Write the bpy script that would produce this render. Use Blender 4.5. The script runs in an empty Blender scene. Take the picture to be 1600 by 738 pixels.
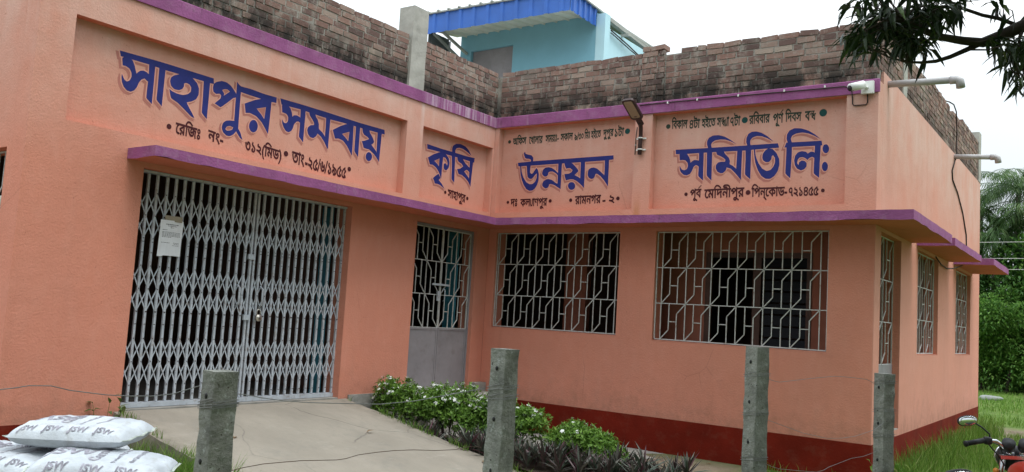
import bpy, math, random, re
from mathutils import Vector, Matrix, noise
from mathutils.geometry import delaunay_2d_cdt

S = bpy.context.scene
COL = S.collection
R = math.radians
rng = random.Random(7)

# ------------------------------------------------------------------ camera
cam_d = bpy.data.cameras.new('camera'); cam = bpy.data.objects.new('camera', cam_d); COL.objects.link(cam)
cam_d.sensor_width = 36; cam_d.lens = 30.2837; cam_d.clip_start = .05; cam_d.clip_end = 2000
CX, CY, CZ = 8.0466, -10.6255, 1.13
yaw, pit, rol = R(-35.60377), R(5.275122), R(3.447135)
F_ = Vector((math.sin(yaw)*math.cos(pit), math.cos(yaw)*math.cos(pit), math.sin(pit)))
R0 = Vector((math.cos(yaw), -math.sin(yaw), 0)); U0 = R0.cross(F_)
RX = R0*math.cos(rol)+U0*math.sin(rol); UX = -R0*math.sin(rol)+U0*math.cos(rol)
cam.matrix_world = Matrix(((RX.x, UX.x, -F_.x, CX), (RX.y, UX.y, -F_.y, CY), (RX.z, UX.z, -F_.z, CZ), (0, 0, 0, 1)))
S.camera = cam

# ------------------------------------------------------------------ sky, sun, exposure
W = bpy.data.worlds.new('World'); S.world = W; W.use_nodes = True
nt = W.node_tree; bgn = nt.nodes['Background']
SUN_EL, SUN_AZ = 68, 104
SKY_LOW, SKY_HIGH = 8.0, 36.0
#         # azimuth measured from +Y towards +X
sky = nt.nodes.new('ShaderNodeTexSky'); sky.sky_type = 'NISHITA'; sky.sun_disc = False
sky.sun_elevation = R(SUN_EL); sky.sun_rotation = R(SUN_AZ)
tc = nt.nodes.new('ShaderNodeTexCoord'); nz = nt.nodes.new('ShaderNodeTexNoise')
nz.inputs['Scale'].default_value = 1.6; nz.inputs['Detail'].default_value = 5
nt.links.new(tc.outputs['Generated'], nz.inputs['Vector'])
cr = nt.nodes.new('ShaderNodeValToRGB')
cr.color_ramp.elements[0].position = .3; cr.color_ramp.elements[0].color = (.74, .91, 1, 1)
cr.color_ramp.elements[1].position = .6; cr.color_ramp.elements[1].color = (.955, .985, 1, 1)
nt.links.new(nz.outputs['Fac'], cr.inputs['Fac'])
mul = nt.nodes.new('ShaderNodeVectorMath'); mul.operation = 'SCALE'
# overcast sky: about three times as bright overhead as at the horizon
sxyz = nt.nodes.new('ShaderNodeSeparateXYZ'); nt.links.new(tc.outputs['Generated'], sxyz.inputs[0])
zr = nt.nodes.new('ShaderNodeMapRange'); nt.links.new(sxyz.outputs[2], zr.inputs[0])
zr.inputs[1].default_value = 0; zr.inputs[2].default_value = 1; zr.inputs[3].default_value = SKY_LOW; zr.inputs[4].default_value = SKY_HIGH
nt.links.new(zr.outputs[0], mul.inputs['Scale'])
nt.links.new(cr.outputs['Color'], mul.inputs[0])
mx = nt.nodes.new('ShaderNodeMix'); mx.data_type = 'RGBA'; mx.inputs[0].default_value = .9
nt.links.new(sky.outputs['Color'], mx.inputs[6]); nt.links.new(mul.outputs['Vector'], mx.inputs[7])
nt.links.new(mx.outputs[2], bgn.inputs['Color'])
bgn.inputs['Strength'].default_value = .1
sd = bpy.data.lights.new('sun', 'SUN'); sun = bpy.data.objects.new('sun', sd); COL.objects.link(sun)
sd.energy = 2.0; sd.angle = R(20); sd.color = (1, .97, .92)
sdir = Vector((math.sin(R(SUN_AZ))*math.cos(R(SUN_EL)), math.cos(R(SUN_AZ))*math.cos(R(SUN_EL)), math.sin(R(SUN_EL))))
sun.rotation_euler = sdir.to_track_quat('Z', 'Y').to_euler()
sun.location = (20, 10, 40)
S.view_settings.view_transform = 'Standard'; S.view_settings.look = 'None'
S.view_settings.gamma = 1; S.view_settings.exposure = -.2
S.view_settings.use_curve_mapping = False
S.cycles.max_bounces = 6

# ------------------------------------------------------------------ materials
def newmat(name):
    m = bpy.data.materials.new(name); m.use_nodes = True
    return m, m.node_tree, m.node_tree.nodes['Principled BSDF']

def ramp2(t, fac, c0, c1, p0=.3, p1=.7):
    r = t.nodes.new('ShaderNodeValToRGB')
    r.color_ramp.elements[0].position = p0; r.color_ramp.elements[0].color = (*c0, 1)
    r.color_ramp.elements[1].position = p1; r.color_ramp.elements[1].color = (*c1, 1)
    t.links.new(fac, r.inputs['Fac']); return r.outputs['Color']

def noi(t, scale, detail=4, rough=.55, vec=None, stretch=None):
    n = t.nodes.new('ShaderNodeTexNoise'); n.inputs['Scale'].default_value = scale
    n.inputs['Detail'].default_value = detail; n.inputs['Roughness'].default_value = rough
    if vec is None: vec = t.nodes.new('ShaderNodeTexCoord').outputs['Object']
    if stretch:
        mp = t.nodes.new('ShaderNodeMapping'); mp.inputs['Scale'].default_value = stretch
        t.links.new(vec, mp.inputs['Vector']); vec = mp.outputs['Vector']
    t.links.new(vec, n.inputs['Vector']); return n.outputs['Fac']

def mixc(t, fac, a, b, mode='MIX'):
    m = t.nodes.new('ShaderNodeMix'); m.data_type = 'RGBA'; m.blend_type = mode
    for sock, v in ((m.inputs[0], fac), (m.inputs[6], a), (m.inputs[7], b)):
        if isinstance(v, (int, float)): sock.default_value = v
        elif isinstance(v, tuple): sock.default_value = (*v, 1)
        else: t.links.new(v, sock)
    return m.outputs[2]

def math_(t, op, a, b=None, clamp=False):
    m = t.nodes.new('ShaderNodeMath'); m.operation = op; m.use_clamp = clamp
    for i, v in enumerate((a, b)):
        if v is None: continue
        if isinstance(v, (int, float)): m.inputs[i].default_value = v
        else: t.links.new(v, m.inputs[i])
    return m.outputs[0]

def maprange(t, v, a, b, c=0., d=1.):
    m = t.nodes.new('ShaderNodeMapRange'); t.links.new(v, m.inputs[0])
    for i, q in enumerate((a, b, c, d)): m.inputs[i+1].default_value = q
    return m.outputs[0]

def bump(t, bs, h, strength=.3, dist=.01):
    b = t.nodes.new('ShaderNodeBump'); b.inputs['Strength'].default_value = strength
    b.inputs['Distance'].default_value = dist; t.links.new(h, b.inputs['Height'])
    t.links.new(b.outputs['Normal'], bs.inputs['Normal'])

def simple(name, c, rough=.6, var=.15, scale=6, metal=0, bmp=.0, bscale=60, spec=.3, dirt=None):
    m, t, bs = newmat(name)
    f = noi(t, scale)
    col = ramp2(t, f, tuple(x*(1-var) for x in c), tuple(min(1, x*(1+var)) for x in c))
    if dirt:
        col = mixc(t, maprange(t, noi(t, scale*2.3, 6, .65), .52, .72, 0, dirt[1]), col, dirt[0])
    t.links.new(col, bs.inputs['Base Color'])
    bs.inputs['Roughness'].default_value = rough; bs.inputs['Metallic'].default_value = metal
    bs.inputs['Specular IOR Level'].default_value = spec
    if bmp: bump(t, bs, noi(t, bscale, 3), bmp, .01)
    return m

def sep(t):
    s = t.nodes.new('ShaderNodeSeparateXYZ'); t.links.new(t.nodes.new('ShaderNodeTexCoord').outputs['Object'], s.inputs[0])
    return s.outputs

M = {}
WB_ = 5.667
def plaster():
    m, t, bs = newmat('salmon_plaster')
    c = (.60, .190, .112)
    col = ramp2(t, noi(t, 1.1, 5, .6), tuple(x*.93 for x in c), tuple(x*1.05 for x in c))
    # fine brushed lime-wash variation, pale run-off streaks under the parapet, splash dirt near the ground
    col = mixc(t, maprange(t, noi(t, 9, 4, .6, stretch=(1, 1, .35)), .45, .8, 0, .22), col, (.68, .31, .235))
    z = sep(t)[2]
    st = noi(t, 7, 5, .6, stretch=(1, 1, .05))
    # the long side wall is paler, most of all low down
    lighten = math_(t, 'MULTIPLY', maprange(t, sep(t)[0], WB_-.02, WB_-.005, 0, 1), maprange(t, z, 1.6, 3.2, .16, .05))
    lighten = math_(t, 'ADD', lighten, math_(t, 'MULTIPLY', maprange(t, z, 2.3, 4.0, .06, .62), maprange(t, noi(t, 1.7, 5, .6), .3, .7, .5, 1.25)))  # paler towards the top: stronger light up there put into the colour
    lighten = math_(t, 'ADD', lighten, .16)
    # undersides of ledges and recesses stay deeper: bounced warm shade put into the colour
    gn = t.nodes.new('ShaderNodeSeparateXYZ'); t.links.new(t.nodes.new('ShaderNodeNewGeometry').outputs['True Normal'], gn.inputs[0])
    lighten = math_(t, 'MULTIPLY', lighten, maprange(t, gn.outputs[2], -.6, -.3, 0, 1))
    col = mixc(t, lighten, col, (.64, .43, .365))
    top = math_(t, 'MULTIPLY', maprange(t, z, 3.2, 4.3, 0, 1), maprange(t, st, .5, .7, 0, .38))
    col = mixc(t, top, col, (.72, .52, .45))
    st2 = noi(t, 5, 4, .6, stretch=(1, 1, .08))
    col = mixc(t, maprange(t, st2, .6, .78, 0, .20), col, (.42, .17, .11))
    low = math_(t, 'MULTIPLY', maprange(t, z, .55, -.1, 0, 1), maprange(t, noi(t, 5, 6, .7), .5, .72, 0, .5))
    col = mixc(t, low, col, (.30, .14, .09))
    xyz = sep(t)
    def band(sock, c_, w): return maprange(t, math_(t, 'ABSOLUTE', math_(t, 'SUBTRACT', sock, c_)), w, w*.3, 0, 1)
    # lime run-off on the pilaster next to the long sign, and by the inner corner
    run = math_(t, 'MULTIPLY', math_(t, 'MAXIMUM', band(xyz[1], -1.715, .05), math_(t, 'MULTIPLY', band(xyz[1], -.16, .10), .6)), maprange(t, z, 3.35, 4.0, 0, .6))
    run = math_(t, 'MULTIPLY', run, maprange(t, noi(t, 14, 4, .6, stretch=(1, 1, .1)), .35, .6, .2, 1))
    col = mixc(t, run, col, (.70, .58, .54))
    # rust under the lamp bracket
    rst = math_(t, 'MULTIPLY', math_(t, 'MULTIPLY', band(xyz[0], 2.53, .07), maprange(t, xyz[1], .2, .1, 0, 1)), math_(t, 'MULTIPLY', maprange(t, z, 2.9, 2.62, 0, .6), maprange(t, z, 2.5, 2.56, 0, 1)))
    col = mixc(t, rst, col, (.42, .16, .05))
    # hairline cracks
    vo = t.nodes.new('ShaderNodeTexVoronoi'); vo.feature = 'DISTANCE_TO_EDGE'; vo.inputs['Scale'].default_value = .8
    nn_ = t.nodes.new('ShaderNodeTexNoise'); nn_.inputs['Scale'].default_value = 2.5; nn_.inputs['Detail'].default_value = 6
    sc_ = t.nodes.new('ShaderNodeVectorMath'); sc_.operation = 'SCALE'; sc_.inputs['Scale'].default_value = .5
    wv = t.nodes.new('ShaderNodeVectorMath'); wv.operation = 'ADD'
    t.links.new(nn_.outputs['Color'], sc_.inputs[0]); t.links.new(t.nodes.new('ShaderNodeTexCoord').outputs['Object'], wv.inputs[0]); t.links.new(sc_.outputs[0], wv.inputs[1])
    t.links.new(wv.outputs[0], vo.inputs['Vector'])
    ck = math_(t, 'MULTIPLY', maprange(t, vo.outputs['Distance'], .005, .0, 0, 1), maprange(t, noi(t, .9, 4), .54, .64, 0, .35))
    col = mixc(t, ck, col, (.30, .11, .07))
    # damp and mud splash just above the base band, scuffs lower down
    mud = math_(t, 'MULTIPLY', maprange(t, math_(t, 'ADD', z, math_(t, 'MULTIPLY', noi(t, 3, 6, .7), .5)), .42, .12, 0, 1), maprange(t, noi(t, 11, 6, .75), .4, .65, .15, .6))
    col = mixc(t, mud, col, (.31, .155, .11))
    sc2 = math_(t, 'MULTIPLY', maprange(t, noi(t, 6, 6, .75, stretch=(1, .6, 2.2)), .64, .72, 0, .5), maprange(t, z, 1.6, .4, 0, 1))
    col = mixc(t, sc2, col, (.34, .17, .12))
    sp = maprange(t, noi(t, 30, 2, .5), .70, .76, 0, .45)
    col = mixc(t, sp, col, (.33, .12, .08))
    t.links.new(col, bs.inputs['Base Color']); bs.inputs['Roughness'].default_value = .85
    bs.inputs['Specular IOR Level'].default_value = .15
    h = math_(t, 'ADD', noi(t, 45, 6, .65), math_(t, 'MULTIPLY', noi(t, 5, 3), 1.2))
    bump(t, bs, h, .42, .014)
    return m
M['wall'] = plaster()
def purple():
    m, t, bs = newmat('purple_paint')
    c = (.285, .090, .225)
    col = ramp2(t, noi(t, 3, 5, .6), tuple(x*.8 for x in c), tuple(x*1.15 for x in c))
    o = sep(t)
    st = noi(t, 16, 4, .6, stretch=(1, 1, .06))
    # white lime run-off either side of the inner corner
    near = math_(t, 'MULTIPLY', maprange(t, o[1], -1.75, -1.5, 0, 1), maprange(t, o[0], .12, .0, 0, 1))
    w = math_(t, 'MULTIPLY', near, maprange(t, st, .42, .62, 0, .75))
    w2 = maprange(t, noi(t, 9, 4, .6, stretch=(1, 1, .1)), .66, .78, 0, .28)
    col = mixc(t, math_(t, 'MAXIMUM', w, w2), col, (.62, .52, .60))
    col = mixc(t, maprange(t, noi(t, 5, 6, .7), .5, .72, 0, .35), col, (.42, .27, .36))
    col = mixc(t, maprange(t, noi(t, 18, 5, .65, stretch=(1, 1, .25)), .6, .74, 0, .5), col, (.10, .05, .07))
    t.links.new(col, bs.inputs['Base Color']); bs.inputs['Roughness'].default_value = .75
    bs.inputs['Specular IOR Level'].default_value = .2
    bump(t, bs, noi(t, 40, 5, .6), .5, .014)
    return m
M['purple'] = purple()
M['red'] = simple('oxide_red_paint', (.15, .0135, .0065), .75, .2, 2.5, bmp=.3, bscale=40, spec=.08, dirt=((.17, .07, .045), .3))
M['blue'] = simple('blue_paint', (.020, .027, .165), .6, .14, 9, spec=.2)
M['halo'] = simple('pale_pink_paint', (.68, .33, .26), .8, .08, 5, spec=.1)
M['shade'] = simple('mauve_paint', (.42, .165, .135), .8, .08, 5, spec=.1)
M['m'] = simple('maroon_paint', (.060, .010, .014), .6, .2, 9, spec=.2)
M['g'] = simple('dark_green_paint', (.030, .050, .036), .6, .2, 9, spec=.2)
M['t'] = simple('teal_paint', (.012, .075, .070), .6, .2, 9, spec=.2)
M['gate'] = simple('grey_gate_paint', (.43, .46, .505), .5, .12, 8, spec=.35, dirt=((.22, .15, .11), .7))
M['grille'] = simple('pale_grille_paint', (.50, .50, .485), .5, .1, 8, spec=.35, dirt=((.26, .15, .09), .75))
M['doorgrey'] = simple('grey_door_paint', (.25, .235, .25), .5, .14, 3, spec=.3, dirt=((.17, .15, .15), .5))
M['teal_door'] = simple('teal_door_paint', (.045, .20, .27), .5, .15, 3)
M['cement'] = simple('cement', (.30, .285, .26), .9, .25, 4, bmp=.4, bscale=30, dirt=((.14, .14, .115), .6))
M['column'] = simple('grey_cast_concrete', (.40, .385, .35), .9, .16, 3, bmp=.35, bscale=30, dirt=((.26, .25, .225), .6))
M['dark'] = simple('darkened_interior', (.11, .062, .05), .9, .2, 2)  # partition walls painted dark, the unlit interior's gloom put into their colour
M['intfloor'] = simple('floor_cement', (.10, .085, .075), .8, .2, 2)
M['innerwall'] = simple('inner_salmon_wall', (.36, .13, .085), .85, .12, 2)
M['wood'] = simple('dark_wood', (.09, .042, .03), .5, .25, 8)
M['roofslab'] = simple('roof_cement', (.28, .27, .25), .9, .2, 2)
M['glassdark'] = simple('dark_louvre_glass', (.014, .015, .019), .5, .1, 2, spec=.1)
def ramp_mat():
    m, t, bs = newmat('ramp_concrete')
    c = (.295, .26, .215)
    col = ramp2(t, noi(t, 1.3, 6, .6), tuple(x*.86 for x in c), tuple(x*1.1 for x in c))
    col = mixc(t, maprange(t, noi(t, 5, 6, .7, stretch=(1, 3, 1)), .5, .75, 0, .4), col, (.21, .19, .16))
    col = mixc(t, maprange(t, noi(t, 60, 2, .5), .66, .74, 0, .5), col, (.15, .135, .115))
    col = mixc(t, maprange(t, noi(t, 2.3, 7, .72), .55, .70, 0, .45), col, (.20, .19, .165))
    col = mixc(t, maprange(t, noi(t, 3.1, 7, .75, stretch=(1.2, .5, 1)), .58, .70, 0, .4), col, (.39, .36, .31))
    vo = t.nodes.new('ShaderNodeTexVoronoi'); vo.feature = 'DISTANCE_TO_EDGE'; vo.inputs['Scale'].default_value = .55
    wv = t.nodes.new('ShaderNodeVectorMath'); wv.operation = 'ADD'
    nn_ = t.nodes.new('ShaderNodeTexNoise'); nn_.inputs['Scale'].default_value = 3; nn_.inputs['Detail'].default_value = 5
    sc_ = t.nodes.new('ShaderNodeVectorMath'); sc_.operation = 'SCALE'; sc_.inputs['Scale'].default_value = .35
    t.links.new(nn_.outputs['Color'], sc_.inputs[0]); t.links.new(t.nodes.new('ShaderNodeTexCoord').outputs['Object'], wv.inputs[0]); t.links.new(sc_.outputs[0], wv.inputs[1])
    t.links.new(wv.outputs[0], vo.inputs['Vector'])
    col = mixc(t, math_(t, 'MULTIPLY', maprange(t, vo.outputs['Distance'], .006, .0, 0, 1), maprange(t, noi(t, 1.1, 3), .42, .55, 0, .8)), col, (.12, .105, .09))
    yy = sep(t)[1]; edge = math_(t, 'MINIMUM', math_(t, 'ADD', yy, 5.90), math_(t, 'SUBTRACT', -2.78, yy))
    col = mixc(t, math_(t, 'MULTIPLY', maprange(t, edge, .32, .0, 0, 1), maprange(t, noi(t, 6, 6, .7), .38, .62, .1, .85)), col, (.155, .135, .105))
    t.links.new(col, bs.inputs['Base Color']); bs.inputs['Roughness'].default_value = .9
    bs.inputs['Specular IOR Level'].default_value = .2
    bump(t, bs, math_(t, 'ADD', noi(t, 50, 5, .7), noi(t, 8, 4)), .35, .012)
    return m
M['ramp'] = ramp_mat()
def post_mat():
    m, t, bs = newmat('weathered_post_concrete')
    c = (.25, .25, .225)
    col = ramp2(t, noi(t, 7, 6, .65), tuple(x*.62 for x in c), tuple(x*1.3 for x in c), .32, .68)
    col = mixc(t, maprange(t, noi(t, 18, 5, .6), .55, .7, 0, .6), col, (.13, .145, .11))
    col = mixc(t, maprange(t, noi(t, 26, 5, .6), .58, .66, 0, .55), col, (.42, .44, .42))
    col = mixc(t, maprange(t, noi(t, 55, 2, .5), .68, .72, 0, .9), col, (.06, .05, .04))
    t.links.new(col, bs.inputs['Base Color']); bs.inputs['Roughness'].default_value = .92
    bs.inputs['Specular IOR Level'].default_value = .2
    bump(t, bs, math_(t, 'ADD', noi(t, 40, 6, .7), noi(t, 9, 5, .7)), .7, .02)
    return m
M['post'] = post_mat()
M['wire'] = simple('galvanised_wire', (.22, .22, .22), .45, .2, 20, metal=.6)
M['rustwire'] = simple('rusty_wire', (.10, .06, .045), .7, .3, 20, metal=.2)
M['black'] = simple('black_plastic', (.022, .021, .022), .5, .2, 9)
M['cable'] = simple('brown_black_cable', (.035, .022, .02), .6, .2, 9)
M['white'] = simple('white_plastic', (.74, .74, .72), .4, .08, 5)
M['paper'] = simple('white_paper', (.76, .76, .80), .8, .05, 9)
M['ink'] = simple('printed_ink', (.10, .10, .12), .8, .1, 9)
M['tape'] = simple('brown_tape', (.32, .27, .20), .5, .1, 9)
M['pvc'] = simple('grey_pvc', (.40, .385, .39), .45, .1, 5, dirt=((.27, .25, .24), .5))
M['brass'] = simple('steel_padlock', (.5, .47, .42), .35, .15, 20, metal=.8)
M['led'] = simple('tan_lamp_lens', (.36, .26, .18), .4, .1, 6)
M['lampbody'] = simple('dark_brown_lamp_metal', (.05, .026, .026), .45, .15, 9)
M['shadewall'] = simple('aqua_wall_shaded', (.20, .42, .52), .8, .07, 2, bmp=.15, bscale=40)  # room wall under the awning, its shade put into the colour
M['litwall'] = simple('aqua_wall_sunlit', (.47, .70, .78), .8, .06, 2)  # the same wall where daylight reaches it, painted paler for that light
M['bluemetal'] = simple('blue_sheet_metal', (.035, .135, .50), .42, .14, 2, spec=.4)
M['tin'] = simple('grey_tin_sheet', (.36, .37, .34), .5, .14, 3, metal=.25)
M['soffit'] = simple('cream_soffit_sheet', (.62, .63, .55), .6, .1, 2)
M['sack'] = simple('woven_white_sack', (.48, .51, .55), .62, .18, 5, bmp=.25, bscale=90, spec=.3, dirt=((.30, .285, .26), .6))
M['sackink'] = simple('grey_sack_print', (.25, .24, .28), .7, .5, 22)
M['seam'] = simple('sack_seam_thread', (.48, .52, .47), .8, .1, 9)
M['redpaint'] = simple('red_tank_paint', (.42, .030, .015), .28, .12, 6, spec=.6)
M['chrome'] = simple('chrome', (.66, .66, .68), .16, .05, 4, metal=1)
M['mirror'] = simple('mirror_glass', (.86, .88, .92), .03, .02, 4, metal=1)
M['tyre'] = simple('tyre_rubber', (.02, .02, .02), .85, .1, 9)
M['engine'] = simple('engine_alloy', (.25, .25, .26), .4, .15, 9, metal=.7)
M['vinyl'] = simple('black_vinyl', (.018, .018, .02), .5, .1, 9)
M['bark'] = simple('bark', (.055, .042, .036), .9, .35, 9, bmp=.6, bscale=18)
M['palmbark'] = simple('palm_bark', (.20, .17, .14), .9, .3, 9, bmp=.5, bscale=20)
M['stone'] = simple('pale_stone', (.24, .25, .24), .9, .2, 4, bmp=.4, bscale=12)
M['soil'] = simple('dark_soil', (.060, .042, .030), .95, .35, 9, bmp=.7, bscale=18)

def leafmat(name, a, b, trans=.25, rough=.5, spec=.35, c=None):
    m, t, bs = newmat(name)
    g = t.nodes.new('ShaderNodeNewGeometry')
    r = t.nodes.new('ShaderNodeValToRGB')
    r.color_ramp.elements[0].color = (*a, 1); r.color_ramp.elements[1].color = (*b, 1)
    if c:
        e = r.color_ramp.elements.new(.93); e.color = (*b, 1); r.color_ramp.elements[2].color = (*c, 1)
    t.links.new(g.outputs['Random Per Island'], r.inputs['Fac'])
    t.links.new(r.outputs['Color'], bs.inputs['Base Color'])
    bs.inputs['Roughness'].default_value = rough; bs.inputs['Specular IOR Level'].default_value = spec
    if trans:
        tr = t.nodes.new('ShaderNodeBsdfTranslucent'); t.links.new(r.outputs['Color'], tr.inputs['Color'])
        mm = t.nodes.new('ShaderNodeMixShader'); mm.inputs[0].default_value = trans
        t.links.new(bs.outputs[0], mm.inputs[1]); t.links.new(tr.outputs[0], mm.inputs[2])
        t.links.new(mm.outputs[0], t.nodes['Material Output'].inputs['Surface'])
    return m
M['mango'] = leafmat('mango_leaf', (.012, .026, .010), (.034, .060, .020), .18, .38, .4, (.10, .17, .03))
M['shrub'] = leafmat('shrub_leaf', (.075, .165, .022), (.20, .345, .055), .32, .45)
M['petal'] = leafmat('white_petal', (.70, .72, .68), (.86, .86, .84), .25)
M['rhoeo'] = leafmat('purple_green_leaf', (.045, .078, .050), (.095, .036, .048), .15, .45, .35, (.17, .20, .15))
M['grassm'] = leafmat('grass_blade', (.070, .155, .018), (.20, .33, .060), .38, .6, .2, (.34, .30, .15))
M['treeleaf'] = leafmat('broad_leaf', (.050, .145, .025), (.155, .29, .055), .38, .5, .25, (.14, .21, .05))
M['treeleaf2'] = leafmat('dark_broad_leaf', (.030, .088, .020), (.088, .185, .042), .32, .5, .25)
M['palmleaf'] = leafmat('palm_leaflet', (.030, .075, .022), (.095, .165, .05), .3, .5, .2, (.20, .25, .10))
M['weedm'] = leafmat('weed_leaf', (.05, .11, .02), (.16, .20, .06), .3)
M['dryleaf'] = leafmat('dry_leaf', (.14, .075, .035), (.26, .16, .07), .1)

def ground_mat():
    m, t, bs = newmat('earth_and_turf')
    o = sep(t)
    n = noi(t, .5, 6, .6)
    gcol = ramp2(t, noi(t, 3, 6, .7), (.060, .105, .020), (.125, .185, .045))
    dirt = ramp2(t, noi(t, 2.5, 6, .65), (.13, .10, .07), (.25, .205, .15))
    # bare earth in front of the fence side, on the track beyond the building, and in worn patches
    track = math_(t, 'ABSOLUTE', math_(t, 'SUBTRACT', math_(t, 'ADD', o[1], math_(t, 'MULTIPLY', n, 1.5)), 9.3))
    tr = math_(t, 'MULTIPLY', maprange(t, track, 1.7, 1.0, 0, 1), maprange(t, o[0], 2.5, 3, 0, 1))
    fr = maprange(t, math_(t, 'ADD', o[0], math_(t, 'MULTIPLY', n, 2)), 5.6, 5.0, 0, 1)
    fr = math_(t, 'MULTIPLY', fr, maprange(t, o[1], .5, -.5, 0, 1))
    patch = maprange(t, noi(t, .9, 5, .7), .58, .68, 0, .7)
    d = math_(t, 'MAXIMUM', math_(t, 'MAXIMUM', tr, fr), patch)
    t.links.new(mixc(t, d, gcol, dirt), bs.inputs['Base Color'])
    bs.inputs['Roughness'].default_value = .95; bs.inputs['Specular IOR Level'].default_value = .1
    bump(t, bs, math_(t, 'ADD', noi(t, 30, 5, .7), noi(t, 6, 4)), .6, .03)
    return m
M['ground'] = ground_mat()

def brick_mat():
    m, t, bs = newmat('old_brick')
    g = t.nodes.new('ShaderNodeNewGeometry')
    r = t.nodes.new('ShaderNodeValToRGB'); r.color_ramp.interpolation = 'LINEAR'
    for i, (p, c) in enumerate([(0, (.12, .082, .075)), (.35, (.20, .122, .105)), (.7, (.265, .158, .13)), (.92, (.31, .215, .18)), (1, (.37, .30, .25))]):
        e = r.color_ramp.elements[i] if i < 2 else r.color_ramp.elements.new(p)
        e.position = p; e.color = (*c, 1)
    t.links.new(g.outputs['Random Per Island'], r.inputs['Fac'])
    col = mixc(t, maprange(t, noi(t, 11, 7, .72, stretch=(1, 1, .5)), .50, .64, 0, .75), r.outputs['Color'], (.36, .32, .28))
    col = mixc(t, maprange(t, noi(t, 2.6, 6, .7), .54, .68, 0, .6), col, (.25, .225, .195))
    col = mixc(t, maprange(t, noi(t, 22, 6, .7), .60, .72, 0, .5), col, (.06, .045, .04))
    z = sep(t)[2]
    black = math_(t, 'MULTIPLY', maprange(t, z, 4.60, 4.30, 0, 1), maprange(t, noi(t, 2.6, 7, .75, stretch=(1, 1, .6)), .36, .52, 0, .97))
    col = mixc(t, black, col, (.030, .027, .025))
    t.links.new(col, bs.inputs['Base Color']); bs.inputs['Roughness'].default_value = .95
    bs.inputs['Specular IOR Level'].default_value = .1
    bump(t, bs, noi(t, 40, 6, .7), .6, .015)
    return m
M['brick'] = brick_mat()
def mortar_mat():
    m, t, bs = newmat('mortar')
    col = ramp2(t, noi(t, 6, 6, .7), (.23, .21, .185), (.40, .37, .33))
    z = sep(t)[2]
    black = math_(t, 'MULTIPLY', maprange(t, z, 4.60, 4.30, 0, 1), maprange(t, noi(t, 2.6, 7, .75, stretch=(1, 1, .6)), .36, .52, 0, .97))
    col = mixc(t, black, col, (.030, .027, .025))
    t.links.new(col, bs.inputs['Base Color']); bs.inputs['Roughness'].default_value = .95
    bump(t, bs, noi(t, 40, 6, .7), .6, .015)
    return m
M['mortar'] = mortar_mat()

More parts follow.
